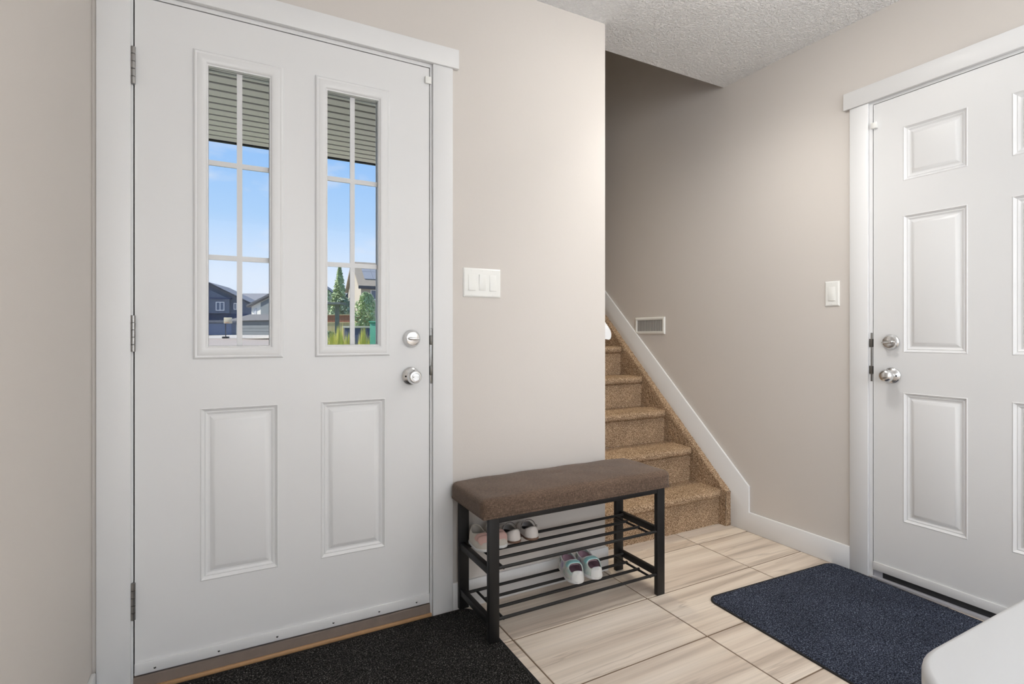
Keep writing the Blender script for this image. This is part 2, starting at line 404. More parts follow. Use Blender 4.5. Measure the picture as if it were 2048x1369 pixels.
# right wall with door opening, running on up the stairs
EY0, EY1 = 0.506, 1.312
mb = MB().box(WR, WR + 0.12, EY1 + 0.02, YS, 0, ZU).box(WR, WR + 0.12, YB, EY0 - 0.02, 0, ZC + .2).box(WR, WR + 0.12, EY0 - 0.02, EY1 + 0.02, 2.108, ZC + .2).box(WR, WR + .12, 1.9, EY1, ZC + .1, ZU)
st(mb.build('wall_right', 'wall'), 'beige wall on the right rising beside the stairs', 'wall')
VY0, VY1, VZ0, VZ1 = -2.0, -0.5, 0.35, 2.25
wl = MB().box(WL - 0.12, WL, YB, VY0, 0, ZC + .2).box(WL - 0.12, WL, VY1, WF, 0, ZC + .2).box(WL - 0.12, WL, VY0, VY1, 0, VZ0).box(WL - 0.12, WL, VY0, VY1, VZ1, ZC + .2)
st(wl.build('wall_left', 'wall'), 'beige wall at the far left beside the front door hinges', 'wall')
# wall behind the camera with an added, unseen window for the fill light
WX0, WX1, WZ0, WZ1 = -0.15, 2.15, 0.8, 2.32
mb = MB().box(WL - .1, WX0, YB - .12, YB, 0, ZC + .2).box(WX1, WR + .1, YB - .12, YB, 0, ZC + .2).box(WX0, WX1, YB - .12, YB, 0, WZ0).box(WX0, WX1, YB - .12, YB, WZ1, ZC + .2)
st(mb.build('wall_back', 'wall'), 'beige wall behind the viewer with an added wide window', 'wall')
win = MB().box(WX0, WX1, YB - .09, YB + .015, WZ0 - .06, WZ0).box(WX0, WX1, YB - .09, YB + .015, WZ1, WZ1 + .06).box(WX0 - .06, WX0, YB - .09, YB + .015, WZ0 - .06, WZ1 + .06).box(WX1, WX1 + .06, YB - .09, YB + .015, WZ0 - .06, WZ1 + .06).box(.98, 1.02, YB - .08, YB - .04, WZ0, WZ1).build('added_window_1', 'trim')
st(win, 'added white framed window in the wall behind the viewer', 'window')
MB().box(WX0, WX1, YB - .065, YB - .061, WZ0, WZ1).build('pane', 'glass', win)
win = MB().box(WL - .09, WL + .015, VY0, VY1, VZ0 - .06, VZ0).box(WL - .09, WL + .015, VY0, VY1, VZ1, VZ1 + .06).box(WL - .09, WL + .015, VY0 - .06, VY0, VZ0 - .06, VZ1 + .06).box(WL - .09, WL + .015, VY1, VY1 + .06, VZ0 - .06, VZ1 + .06).build('added_window_2', 'trim')  # unseen window added around the side fill light
st(win, 'added tall white framed window in the left wall behind the viewer', 'window')
MB().box(WL - .065, WL - .061, VY0, VY1, VZ0, VZ1).build('pane', 'glass', win)
# upper stairwell shell
st(MB().box(1.40, WR + .12, YS, YS + .1, 0, ZU).build('wall_stair_end', 'wall'), 'beige wall closing the top of the stairs', 'wall')
st(MB().box(1.40, WR + .12, 1.9, 1.98, ZC + .28, ZU).build('wall_stair_upper', 'wall'), 'upper wall above the ceiling edge at the stairs', 'wall')
st(MB().box(1.3, WR + .12, 1.9, YS + .1, ZU, ZU + .1).build('ceiling_stair', 'wall'), 'ceiling high over the stairs', 'ceiling')

# baseboards
bf = MB().box(0.775, XE + 0.011, WF - 0.012, WF, 0, 0.106).box(XE, XE + 0.011, WF, 2.06, 0, .106).build('baseboard_front', 'trim', bevel=0.003)
st(bf, 'white baseboard behind the shoe bench', 'baseboard')
st(MB().box(WL, WL + 0.012, YB, WF - 0.02, 0, 0.1).build('baseboard_left', 'trim', bevel=0.003), 'white baseboard along the left wall', 'baseboard')
sl = 0.923
ye = 5.2
pts = [(1.409, 0), (2.09, 0), (2.09, 0.17), (ye, 0.17 + sl * (ye - 2.09)), (ye, 0.247 + sl * (ye - 1.938)), (1.938, 0.247), (1.938, 0.107), (1.409, 0.107)]
st(MB().prism(pts, 0, WR - 0.0125, WR).build('baseboard_right', 'trim', bevel=0.003), 'white baseboard rising as a skirt board beside the stairs', 'baseboard')
st(MB().box(WR - .0125, WR, YB, EY0 - .1, 0, .107).build('baseboard_right', 'trim', bevel=0.003), 'white baseboard on the right wall beyond the white door', 'baseboard')

# ------------------------------------------------------------------ door frames
F1 = lambda u, w, v: (u, WF - w, v)            # front door: u right, w out of the wall
F2 = lambda u, w, v: (WR - w, EY1 - u, v)      # side door: u runs towards the viewer
def casing(name, F, u0, u1, zt, wl, wr, legL, hz0, hz1, ovL, ovR, label, strike_u, sz0, sz1):
    """u0..u1 door slab; wl / wr outer casing edges"""
    r = empty(name, F((u0 + u1) / 2, 0, 0)); st(r, label, 'door frame')
    MB(F).box(wl, u0 - legL, 0, 0.011, 0, hz0).build('casing_leg', 'trim', r, bevel=0.0025)
    MB(F).box(u1 + 0.012, wr, 0, 0.011, 0, hz0).build('casing_leg', 'trim', r, bevel=0.0025)
    MB(F).box(ovL, ovR, 0, 0.019, hz0, hz1).build('casing_header', 'trim', r, bevel=0.0025)
    MB(F).box(u0 - 0.02, u0 - 0.0035, -0.10, -0.001, 0, zt + 0.004).box(u0, u0 + 0.012, -0.10, -0.05, 0, zt).build('jamb', 'trim', r)
    MB(F).box(u1 + 0.0035, u1 + 0.022, -0.10, -0.001, 0, zt + 0.004).box(u1 - 0.012, u1, -0.10, -0.05, 0, zt).build('jamb', 'trim', r)
    MB(F).box(u0 - 0.02, u1 + 0.022, -0.10, -0.001, zt + 0.004, hz0 + 0.012).box(u0, u1, -0.10, -0.05, zt - 0.012, zt + .004).build('head_jamb', 'trim', r)
    sgn = 1 if strike_u == u1 else -1
    a, b = sorted((strike_u + sgn * 0.0045, strike_u + sgn * 0.0125))
    sp = MB(F).box(a, b, -0.004, 0.0008, sz0, sz1).build('strike_plate', 'steel', r, bevel=0.0015)
    for z in (sz0 + 0.05, sz1 - 0.045):
        c, d = sorted((strike_u + sgn * 0.003, strike_u + sgn * 0.018))
        MB(F).box(c, d, -0.003, 0.0025, z - 0.018, z + 0.018).build('lip', 'lip_steel', sp, bevel=0.002)
        c, d = sorted((strike_u + sgn * 0.0012, strike_u + sgn * 0.0046))
        MB(F).box(c, d, -0.01, 0.0012, z - 0.017, z + 0.017).build('latch_hole', 'black', sp)
    return r
ZT1, ZB1 = 2.088, 0.053
ZT2, ZB2 = 2.083, 0.040
casing('trim_1', F1, DX0, DX1, ZT1, -0.332, 0.775, 0.008, 2.105, 2.179, WL + 0.002, 0.798, 'white casing and jamb around the front door', DX1, 0.886, 1.097)
W2 = EY1 - EY0
casing('trim_2', F2, 0.0, W2, ZT2, -0.097, W2 + 0.097, 0.018, 2.098, 2.174, -0.121, W2 + 0.121, 'white casing and jamb around the door on the right', 0.0, 0.867, 1.081)

# ------------------------------------------------------------------ doors
PANEL = [(0, 0), (0.003, 0.0015), (0.007, -0.0035), (0.012, -0.0065), (0.0145, -0.005), (0.019, -0.0075), (0.022, -0.0095), (0.027, -0.0095), (0.040, -0.0012), (0.043, -0.0005)]
def door_body(F, u0, u1, z0, z1, holes, parent, thick=0.044):
    us = sorted({u0, u1} | {h[0] for h in holes} | {h[1] for h in holes}); zs = sorted({z0, z1} | {h[2] for h in holes} | {h[3] for h in holes})
    mb = MB(F)
    inhole = lambda a, b: any(h[0] < a < h[1] and h[2] < b < h[3] for h in holes)
    for w in (0.0, -thick):
        for i in range(len(us) - 1):
            for j in range(len(zs) - 1):
                if inhole((us[i] + us[i + 1]) / 2, (zs[j] + zs[j + 1]) / 2): continue
                mb.add([(us[i], w, zs[j]), (us[i + 1], w, zs[j]), (us[i + 1], w, zs[j + 1]), (us[i], w, zs[j + 1])], [(0, 1, 2, 3)])
    def band(a, b, c, d):
        mb.add([(a, 0, c), (b, 0, d), (b, -thick, d), (a, -thick, c)], [(0, 1, 2, 3)])
    for a, b, c, d in [(u0, u1, z0, z1)] + [(h[0], h[1], h[2], h[3]) for h in holes if h[4]]:
        band(a, b, c, c); band(b, b, c, d); band(b, a, d, d); band(a, a, d, c)
    return mb.build('slab', 'white', parent, weld=True)
def panel(F, h, parent):
    return MB(F).rings(h[0], h[1], h[2], h[3], PANEL).build('raised_panel', 'white', parent, smooth=25)
def sweep(F, u0, u1, z0, z1, n, parent, screws, smat='nickel'):
    s = MB(F).box(u0, u1, 0.0002, 0.006, z0, z1).build('door_sweep', 'white', parent, bevel=0.0015)
    for u, z in screws:
        MB(F).lathe((u, 0.005, z), (0, 1, 0), [(0, 0.0038), (0.0016, 0.0034), (0.0022, 0.0016)], 10).build('screw', smat, s, smooth=40)
def deadbolt(F, u, z, parent, tilt):
    o = lambda x: F(*x)
    ax = Vector(F(0, 1, 0)) - Vector(F(0, 0, 0)); c = Vector(F(u, 0, z))
    R = empty('deadbolt', c - wloc(parent), parent)
    MB().lathe(c, ax, [(0, 0.0335), (0.004, 0.0335), (0.007, 0.032), (0.010, 0.029), (0.013, 0.0275), (0.018, 0.0255), (0.0195, 0.0225), (0.0195, 0.0)], 40).build('rose', 'nickel', R, smooth=35)
    du = Vector(F(1, 0, 0)) - Vector(F(0, 0, 0)); dv = Vector((0, 0, 1))
    mb = MB(); vs = []; n = 24
    ct, stt = math.cos(tilt), math.sin(tilt)
    prof = [(0.018, 0.62, 1.0), (0.024, 0.9, 0.85), (0.031, 1.0, 0.55), (0.036, 0.96, 0.36), (0.0375, 0.8, 0.2)]
    for w, fa, fb in prof:
        for k in range(n):
            a = 2 * PI * k / n; x = 0.0235 * fa * math.cos(a); y = 0.0105 * fb * math.sin(a) * (0.6 + 0.4 * abs(math.cos(a)))
            vs.append(tuple(c + ax * w + du * (x * ct - y * stt) + dv * (x * stt + y * ct)))
    fs = [(i * n + k, i * n + (k + 1) % n, (i + 1) * n + (k + 1) % n, (i + 1) * n + k) for i in range(len(prof) - 1) for k in range(n)]
    fs += [tuple(range(n)), tuple((len(prof) - 1) * n + k for k in range(n))]
    mb.add(vs, fs).build('thumb_turn', 'nickel', R, smooth=50)
def knob(F, u, z, parent, button):
    ax = Vector(F(0, 1, 0)) - Vector(F(0, 0, 0)); c = Vector(F(u, 0, z))
    R = empty('door_knob', c - wloc(parent), parent)
    MB().lathe(c, ax, [(0, 0.0345), (0.003, 0.0345), (0.0055, 0.0335), (0.008, 0.030), (0.0095, 0.0295), (0.013, 0.024), (0.017, 0.0145), (0.018, 0.0125), (0.03, 0.0125)], 44).build('rose', 'nickel', R, smooth=35)
    du = Vector(F(1, 0, 0)) - Vector(F(0, 0, 0))
    s = -1 if button else 1
    MB().lathe(c + du * (0.0222 * s) + ax * 0.0125, ax, [(-0.003, 0.0034), (0.0022, 0.0034), (0.0024, 0.0015)], 12).build('set_hole', 'black', R)
    if button:
        MB().lathe(c, ax, [(0.022, 0.0125), (0.028, 0.0165), (0.036, 0.0245), (0.044, 0.0272), (0.052, 0.0262), (0.059, 0.0225), (0.062, 0.0195), (0.0625, 0.0165), (0.0605, 0.0155), (0.0605, 0.0)], 44).build('grip', 'nickel', R, smooth=35)
        b = MB().lathe(c, ax, [(0.058, 0.0135), (0.062, 0.0135), (0.0632, 0.0125), (0.0632, 0)], 28).build('turn_button', 'nickel', R, smooth=35)
        t = MB()
        dv = Vector((0, 0, 1)); e1 = du; cc = c + ax * 0.0632
        t.add([tuple(cc + e1 * x + dv * y + ax * w) for w, k in ((0, 1), (0.003, 0.7)) for x, y in ((-0.011 * k, -0.003 * k), (0.011 * k, -0.003 * k), (0.011 * k, 0.003 * k), (-0.011 * k, 0.003 * k))],
              [(0, 1, 2, 3), (4, 5, 6, 7), (0, 1, 5, 4), (1, 2, 6, 5), (2, 3, 7, 6), (3, 0, 4, 7)]).build('turn_ridge', 'nickel', R)
    else:
        MB().lathe(c, ax, [(0.022, 0.0125), (0.027, 0.0150), (0.031, 0.0205), (0.037, 0.0255), (0.045, 0.0280), (0.053, 0.0275), (0.060, 0.0240), (0.0655, 0.0175), (0.068, 0.0095), (0.0687, 0.0)], 44).build('grip', 'nickel', R, smooth=50)

# front door
d1 = empty('door_1', F1((DX0 + DX1) / 2, 0, 0)); st(d1, 'white front door with two tall grilled glass lites and two raised panels', 'door')
lites = [(-0.050, 0.128, 1.036, 1.925, True), (0.311, 0.489, 1.036, 1.925, True)]
pans = [(-0.072, 0.154, 0.296, 0.841, False), (0.289, 0.514, 0.296, 0.841, False)]
door_body(F1, DX0, DX1, ZB1 + 0.006, ZT1, lites + pans, d1)
for h in pans: panel(F1, h, d1)
for h in lites:
    o = 0.041
    fr = MB(F1).rings(h[0] - o, h[1] + o, h[2] - o + .001, h[3] + o + 0.002, [(0, 0), (0.0015, 0.005), (0.006, 0.0078), (0.011, 0.0066), (0.014, 0.0078), (0.024, 0.0085), (0.032, 0.0065), (0.0365, 0.003), (0.038, 0.001), (0.042, -0.006), (0.042, -0.016)], cap=False)
    fr = fr.rings(h[0] - o, h[1] + o, h[2] - o, h[3] + o, [(0, -0.044), (0.002, -0.054), (0.034, -0.052), (0.042, -0.03)], cap=False).build('window_lite', 'white', d1, smooth=25)
    MB(F1).box(h[0], h[1], -0.018, -0.015, h[2], h[3]).build('pane', 'glass', fr)
    MB(F1).box(h[0], h[1], -0.031, -0.028, h[2], h[3]).build('pane', 'glass', fr)
    cx = (h[0] + h[1]) / 2
    MB(F1).box(cx - 0.008, cx + 0.008, -0.0265, -0.0195, h[2], h[3]).build('muntin', 'white', fr)
    for z in (1.3215, 1.6245):
        MB(F1).box(h[0], cx - 0.008, -0.0262, -0.0198, z - 0.008, z + 0.008).box(cx + 0.008, h[1], -0.0262, -0.0198, z - 0.008, z + 0.008).build('muntin', 'white', fr)
sweep(F1, DX0, DX1, ZB1, 0.088, 6, d1, [(-0.19, 0.065), (-0.02, 0.067), (0.15, 0.067), (0.33, 0.067), (0.49, 0.067), (0.63, 0.067)])
deadbolt(F1, 0.612, 1.058, d1, -0.08)
knob(F1, 0.609, 0.918, d1, True)
for z0, z1 in ((1.820, 1.932), (1.022, 1.131), (0.222, 0.333)):
    hg = MB(F1).box(DX0 - 0.0034, DX0 - 0.0004, -0.03, 0.001, z0, z1).build('hinge', 'steel', d1)
    hh = (z1 - z0) / 5
    for k in range(5):
        MB().lathe(F1(DX0 - 0.003, 0.0065, z0 + hh * k + 0.0004), (0, 0, 1), [(0, 0.0055), (0.0006, 0.0064), (hh - 0.0014, 0.0064), (hh - 0.0008, 0.0055)], 16).build('knuckle', 'steel', hg, smooth=40)
MB(F1).box(0.664, 0.688, 0.0, 0.010, 2.027, 2.053).build('contact_sensor', 'plastic', d1, bevel=0.002)
# black strips stand in for the shade in the door gap
MB(F1).box(DX0 - 0.0035, DX0, -0.03, -0.012, ZB1, ZT1).box(DX1, DX1 + 0.0035, -0.03, -0.012, ZB1, ZT1).box(DX0, DX1, -0.03, -0.012, ZT1, ZT1 + 0.004).build('gap_shade', 'black', d1)

# side door
d2 = empty('door_2', F2(W2 / 2, 0, 0)); st(d2, 'white six-panel door on the right wall', 'door')
pans = []
for a, b in ((0.116, 0.338), (0.469, 0.691)):
    pans += [(a, b, 1.720, 1.950, False), (a, b, 0.998, 1.575, False), (a, b, 0.283, 0.829, False)]
door_body(F2, 0, W2, ZB2 + 0.004, ZT2, pans, d2)
for h in pans: panel(F2, h, d2)
sweep(F2, 0, W2, ZB2, 0.076, 4, d2, [(0.08, 0.058), (0.36, 0.058), (0.6, 0.058), (0.75, 0.058)], 'trim')
deadbolt(F2, 0.071, 1.041, d2, 0.1)
knob(F2, 0.074, 0.898, d2, False)
MB(F2).box(-0.006, 0.018, 0.0, 0.012, 1.978, 2.004).build('contact_sensor', 'plastic', d2, bevel=0.002)
MB(F2).box(-0.0035, 0, -0.03, -0.012, ZB2, ZT2).box(W2, W2 + 0.0035, -0.03, -0.012, ZB2, ZT2).box(0, W2, -0.03, -0.012, ZT2, ZT2 + 0.004).build('gap_shade', 'black', d2)  # black strips painted as shade in this gap too

# thresholds
t1 = empty('threshold', F1((DX0 + DX1) / 2, 0, 0)); tag(t1, 'taupe and oak threshold under the front door', 'threshold', kind='structure')
MB(F1).prism([(-0.10, 0.048), (-0.002, 0.044), (0.006, 0.010), (0.006, 0.0), (-0.10, 0.0)], 0, 0, 1) if False else None
MB(lambda a, b, c: F1(a, b, c)).add([(u, w, z) for u in (DX0 - 0.003, DX1 + 0.003) for w, z in ((-0.10, 0.049), (0.000, 0.046), (0.003, 0.043), (0.006, 0.014), (0.006, 0.0), (-0.10, 0.0))],
    [(0, 1, 2, 3, 4, 5), (11, 10, 9, 8, 7, 6)] + [(i, (i + 1) % 6, (i + 1) % 6 + 6, i + 6) for i in range(6)]).build('sill_plate', 'taupe', t1)
MB(F1).box(DX0 - 0.006, DX1 + 0.006, 0.006, 0.0145, 0.0, 0.016).build('wood_strip', 'oak', t1, bevel=0.003)
t2 = empty('threshold', F2(W2 / 2, 0, 0)); tag(t2, 'silver and black threshold under the door on the right', 'threshold', kind='structure')
MB(F2).box(-0.003, W2 + 0.003, -0.06, 0.013, 0.0, 0.013).build('metal_sill', 'alu', t2, bevel=0.002)
MB(F2).box(0.035, W2 - 0.035, -0.06, -0.004, 0.013, 0.037).build('rubber_seal', 'rubber', t2, bevel=0.002)
MB(F2).box(0.0, 0.035, -0.06, -0.001, 0.013, 0.038).build('end_pad', 'alu', t2)
MB(F2).box(W2 - 0.035, W2, -0.06, -0.001, 0.013, 0.038).build('end_pad', 'alu', t2)
# garage side blank behind the side door
st(MB().box(WR + .13, WR + .2, .2, 1.6, 0, 2.3).build('wall_garage', 'rubber'), 'dark wall hidden behind the door on the right', 'wall')

# ------------------------------------------------------------------ switches and vent
def switch(F, u0, u1, z0, z1, n, label):
    r = empty('light_switch', F((u0 + u1) / 2, 0, z0)); tag(r, label, 'light switch', 'rocker light switches on the walls')
    MB(F).rings(u0, u1, z0, z1, [(0, 0), (0.0015, 0.004), (0.006, 0.0062)]).build('wall_plate', 'plastic', r, smooth=25)
    p = 0.0465; c0 = (u0 + u1) / 2 - p * (n - 1) / 2; zc = (z0 + z1) / 2
    for k in range(n):
        c = c0 + p * k; up = 1 if k != 1 else -1
        MB(F).box(c - 0.0172, c + 0.0172, 0.0055, 0.0064, zc - 0.0345, zc + 0.0345).build('rocker_bezel', 'plastic', r)
        a, b = (0.0068, 0.0100) if up > 0 else (0.0100, 0.0068)
        mb = MB(F); mb.add([(c - 0.0148, 0.006, zc - 0.032), (c + 0.0148, 0.006, zc - 0.032), (c + 0.0148, 0.006, zc + 0.032), (c - 0.0148, 0.006, zc + 0.032),
                            (c - 0.0148, b, zc - 0.032), (c + 0.0148, b, zc - 0.032), (c + 0.0148, a, zc + 0.032), (c - 0.0148, a, zc + 0.032)],
                           [(0, 3, 2, 1), (4, 5, 6, 7), (0, 1, 5, 4), (1, 2, 6, 5), (2, 3, 7, 6), (3, 0, 4, 7)])
        mb.build('rocker', 'plastic', r, bevel=0.0012)
        for z in (zc - 0.048, zc + 0.048):
            MB(F).lathe((c, 0.006, z), (0, 1, 0), [(0, 0.0026), (0.0008, 0.0024), (0.001, 0)], 10).build('screw', 'plastic', r)
switch(F1, 0.821, 0.986, 1.222, 1.338, 3, 'white triple rocker light switch beside the front door')
switch(F2, -0.214, -0.146, 1.206, 1.324, 1, 'white single rocker light switch beside the door on the right')

v = empty('wall_vent', (WR, 2.715, 1.075)); tag(v, 'white louvred wall vent just above the stair skirt board', 'vent')
FV = lambda u, w, z: (WR - w, 2.857 - u, z)
mb = MB(FV).rings(0, 0.283, 1.075, 1.189, [(0, 0), (0.003, 0.007), (0.010, 0.0095), (0.018, 0.008), (0.020, 0.002)], cap=False).build('vent_frame', 'plastic', v, smooth=25)
MB(FV).box(0.018, 0.265, 0.0002, 0.001, 1.093, 1.171).build('duct_shade', plain('vent_shadow', (165, 162, 158), .9), v)  # grey sheet with the shade behind the louvres put into its colour
fin = None
for k in range(16):
    u = 0.028 + k * 0.0152; c = FV(u, 0, 1.132)
    if fin is None:
        mb = MB(FV); mb.add([(u - 0.0045, 0.0012, 1.094), (u + 0.0030, 0.0066, 1.094), (u + 0.0048, 0.0066, 1.094), (u - 0.0027, 0.0012, 1.094),
                             (u - 0.0045, 0.0012, 1.170), (u + 0.0030, 0.0066, 1.170), (u + 0.0048, 0.0066, 1.170), (u - 0.0027, 0.0012, 1.170)],
                            [(0, 3, 2, 1), (4, 5, 6, 7), (0, 1, 5, 4), (1, 2, 6, 5), (2, 3, 7, 6), (3, 0, 4, 7)])
        fin = mb.build('louvre', 'plastic', v, loc=c)
    else: dup(fin, v, c)

# ------------------------------------------------------------------ staircase
RISE, RUN, Y0, SX0, SX1 = 0.1975, 0.2133, 2.106, XE + 0.001, 2.462
stairs = empty('staircase', ((SX0 + SX1) / 2, Y0, 0)); tag(stairs, 'straight staircase covered in mottled brown carpet', 'stairs', kind='structure')
def grid_mesh(name, rows, mat, parent, fuzz, loc=None):
    """rows: list of rows of world points; normals displaced a little at random"""
    nr, nc = len(rows), len(rows[0])
    off = wloc(parent)
    me = bpy.data.meshes.new(name)
    vs = [tuple(Vector(p) - off) for r in rows for p in r]
    fs = [(i * nc + j, i * nc + j + 1, (i + 1) * nc + j + 1, (i + 1) * nc + j) for i in range(nr - 1) for j in range(nc - 1)]
    me.from_pydata(vs, [], fs); me.update()
    rnd = random.Random(3)
    nv = [Vector(n.vector) for n in me.vertex_normals]
    for k, vv in enumerate(me.vertices): vv.co += nv[k] * rnd.uniform(-fuzz, fuzz)
    me.materials.append(M[mat]); me.polygons.foreach_set('use_smooth', [True] * len(me.polygons))
    o = bpy.data.objects.new(name, me); COL.objects.link(o); o.parent = parent
    return o
def step_profile():
    p = []
    r = 0.021; nose = 0.030; zt = RISE
    n = 22
    for k in range(n + 1): p.append((0.0, (zt - 2 * r - 0.004) * k / n))
    p.append((-0.006, zt - 2 * r - 0.003))
    for k in range(11):
        a = -PI / 2 + PI * k / 10
        p.append((-nose + r * 0.6 - r * 0.9 * math.cos(a) + 0.006, zt - r + r * math.sin(a)))
    for k in range(1, 28): p.append((-nose + r * 0.6 + 0.006 + (RUN + nose - 0.018) * k / 27, zt + 0.0015 * math.sin(PI * k / 27)))
    return p
prof = step_profile(); NXs = 126
first = None
for k in range(13):
    if first is None:
        rows = []
        for (py, pz) in prof:
            row = []
            for i in range(NXs + 1):
                x = SX0 + (SX1 - SX0) * i / NXs
                e = min(1.0, (SX1 - x) / 0.040)       # the nosing end is tucked round at the stringer
                yy = py if py >= 0 else py * math.sqrt(max(0.05, 1 - (1 - e) ** 2))
                row.append((x, Y0 + yy, pz))
            rows.append(row)
        first = grid_mesh('carpet_step', rows, 'carpet', stairs, 0.0022)
    else:
        c = first.copy(); COL.objects.link(c); c.parent = stairs; c.location = (0, RUN * k, RISE * k)
# carpeted stringer along the right wall
SXF = 2.462
def str_top(y): return 0.188 + sl * (y - 2.052)
rows = []; ny = 330
for j in range(ny + 1):
    y = 2.058 + (4.9 - 2.058) * j / ny
    zt = str_top(y); zb = max(0.0, zt - 0.42)
    rows.append([(SXF + (0.008 * ((k - 40) / 4) ** 2 if k > 40 else 0), y, zb + (zt - zb) * min(1, k / 43)) for k in range(45)] + [(SXF + 0.02, y, zt + 0.001), (WR - 0.0126, y, zt)])
grid_mesh('carpet_stringer', rows, 'carpet', stairs, 0.0022)
rows = [[(SXF + 0.006 + (WR - 0.0126 - SXF - 0.006) * i / 8, 2.056 + 0.006 * (1 if i == 0 else 0), 0.193 * k / 40) for i in range(9)] for k in range(41)]
grid_mesh('carpet_end', rows, 'carpet', stairs, 0.002)
# handrail on the wall beside the stairs
hr = empty('handrail', (1.555, 1.955, 1.05)); tag(hr, 'white wooden handrail end poking past the wall edge by the stairs', 'handrail')
prf = [(-0.020, -0.030), (0.012, -0.034), (0.021, -0.028), (0.025, -0.016), (0.024, -0.002), (0.018, 0.012), (0.008, 0.026), (-0.004, 0.034), (-0.018, 0.030), (-0.026, 0.012), (-0.027, -0.014)]
ya, yb = 1.957, 4.9
vs = [(1.549 + a, y, 1.083 + b + (y - ya) * sl) for y in (ya, yb) for a, b in prf]; n = len(prf)
MB().add(vs, [tuple(range(n)), tuple(range(2 * n - 1, n - 1, -1))] + [(i, (i + 1) % n, (i + 1) % n + n, i + n) for i in range(n)]).build('rail', 'trim', hr, smooth=50)
for y in (2.35, 3.4, 4.4):
    z = 1.083 + (y - ya) * sl
    MB().tube([(XE, y, z - 0.09), (XE + 0.025, y, z - 0.085), (XE + 0.03, y, z - 0.03)], 0.006, 8).build('bracket', 'nickel', hr)

# ------------------------------------------------------------------ ceiling lamp (just above the frame)
lx, ly = 1.70, 1.33
lamp = empty('ceiling_light', (lx, ly, ZC)); tag(lamp, 'shallow white dome ceiling light near the right door', 'ceiling light')
MB().lathe((lx, ly, ZC), (0, 0, -1), [(0, 0.175), (0.016, 0.175), (0.022, 0.168), (0.022, 0.155), (0.018, 0.15)], 40).build('trim_ring', 'trim', lamp, smooth=40)
MB().lathe((lx, ly, ZC - 0.018), (0, 0, -1), [(0, 0.152), (0.012, 0.148), (0.026, 0.125), (0.036, 0.08), (0.04, 0.0)], 28).build('diffuser', emit_mat('lamp_glow', (1.0, 0.96, 0.90), LAMP_GLOW), lamp, smooth=60)
spd = bpy.data.lights.new('downlight', 'SPOT'); spd.energy = DOWN_WATT; spd.spot_size = math.radians(120); spd.spot_blend = 1.0; spd.shadow_soft_size = 0.15; spd.color = (1.0, 0.975, 0.94)
spo = bpy.data.objects.new('downlight', spd); COL.objects.link(spo); spo.location = (lx, ly, ZC - 0.07)
spo.rotation_euler = (spo.location - Vector((2.3, 2.05, 0.6))).to_track_quat('Z', 'Y').to_euler()
# unseen warm ceiling light, added over the stairs to lighten the treads
sx_, sy_ = 1.80, 3.35
sl_ = empty('ceiling_light', (sx_, sy_, ZU)); tag(sl_, 'small warm ceiling light added unseen high over the stairs', 'ceiling light')
MB().lathe((sx_, sy_, ZU), (0, 0, -1), [(0, 0.12), (0.03, 0.12), (0.04, 0.11)], 28).build('trim_ring', 'trim', sl_, smooth=40)
MB().lathe((sx_, sy_, ZU - 0.04), (0, 0, -1), [(0, 0.10), (0.004, 0.09), (0.005, 0.0)], 20).build('diffuser', emit_mat('stair_glow', (1.0, 0.85, 0.6), 2.0), sl_)
std = bpy.data.lights.new('stair_fill', 'SPOT'); std.energy = STAIR_WATT; std.spot_size = math.radians(33); std.spot_blend = 1.0; std.shadow_soft_size = 0.1; std.color = (1.0, 0.86, 0.62)
sto = bpy.data.objects.new('stair_fill', std); COL.objects.link(sto); sto.location = (sx_, sy_, ZU - 0.06)
sto.rotation_euler = (Vector((sx_, sy_, ZU - .06)) - Vector((1.88, 2.40, 0.3))).to_track_quat('Z', 'Y').to_euler()

# unseen uplighter added behind the table to brighten the ceiling
ux, uy, uz = 2.10, -1.00, 1.72
tor = empty('added_floor_lamp', (ux, uy, 0)); tag(tor, 'slim nickel uplighter floor lamp added unseen behind the white table', 'floor lamp')
MB().lathe((ux, uy, 0.0), (0, 0, 1), [(0, 0.13), (0.012, 0.13), (0.022, 0.11), (0.03, 0.02)], 28).build('base', 'nickel', tor, smooth=40)
MB().tube([(ux, uy, 0.02), (ux, uy, uz - 0.09)], 0.011, 12).build('pole', 'nickel', tor, smooth=40)
MB().lathe((ux, uy, uz), (0, 0, -1), [(0.0, 0.160), (0.03, 0.150), (0.06, 0.115), (0.085, 0.06), (0.095, 0.02)], 28).build('bowl', 'trim', tor, smooth=60)
MB().lathe((ux, uy, uz + 0.001), (0, 0, 1), [(0.0, 0.150), (0.004, 0.148), (0.006, 0.13)], 24).build('diffuser', emit_mat('uplight_glow', (1.0, 0.985, 0.96), UPLIGHT_GLOW), tor)

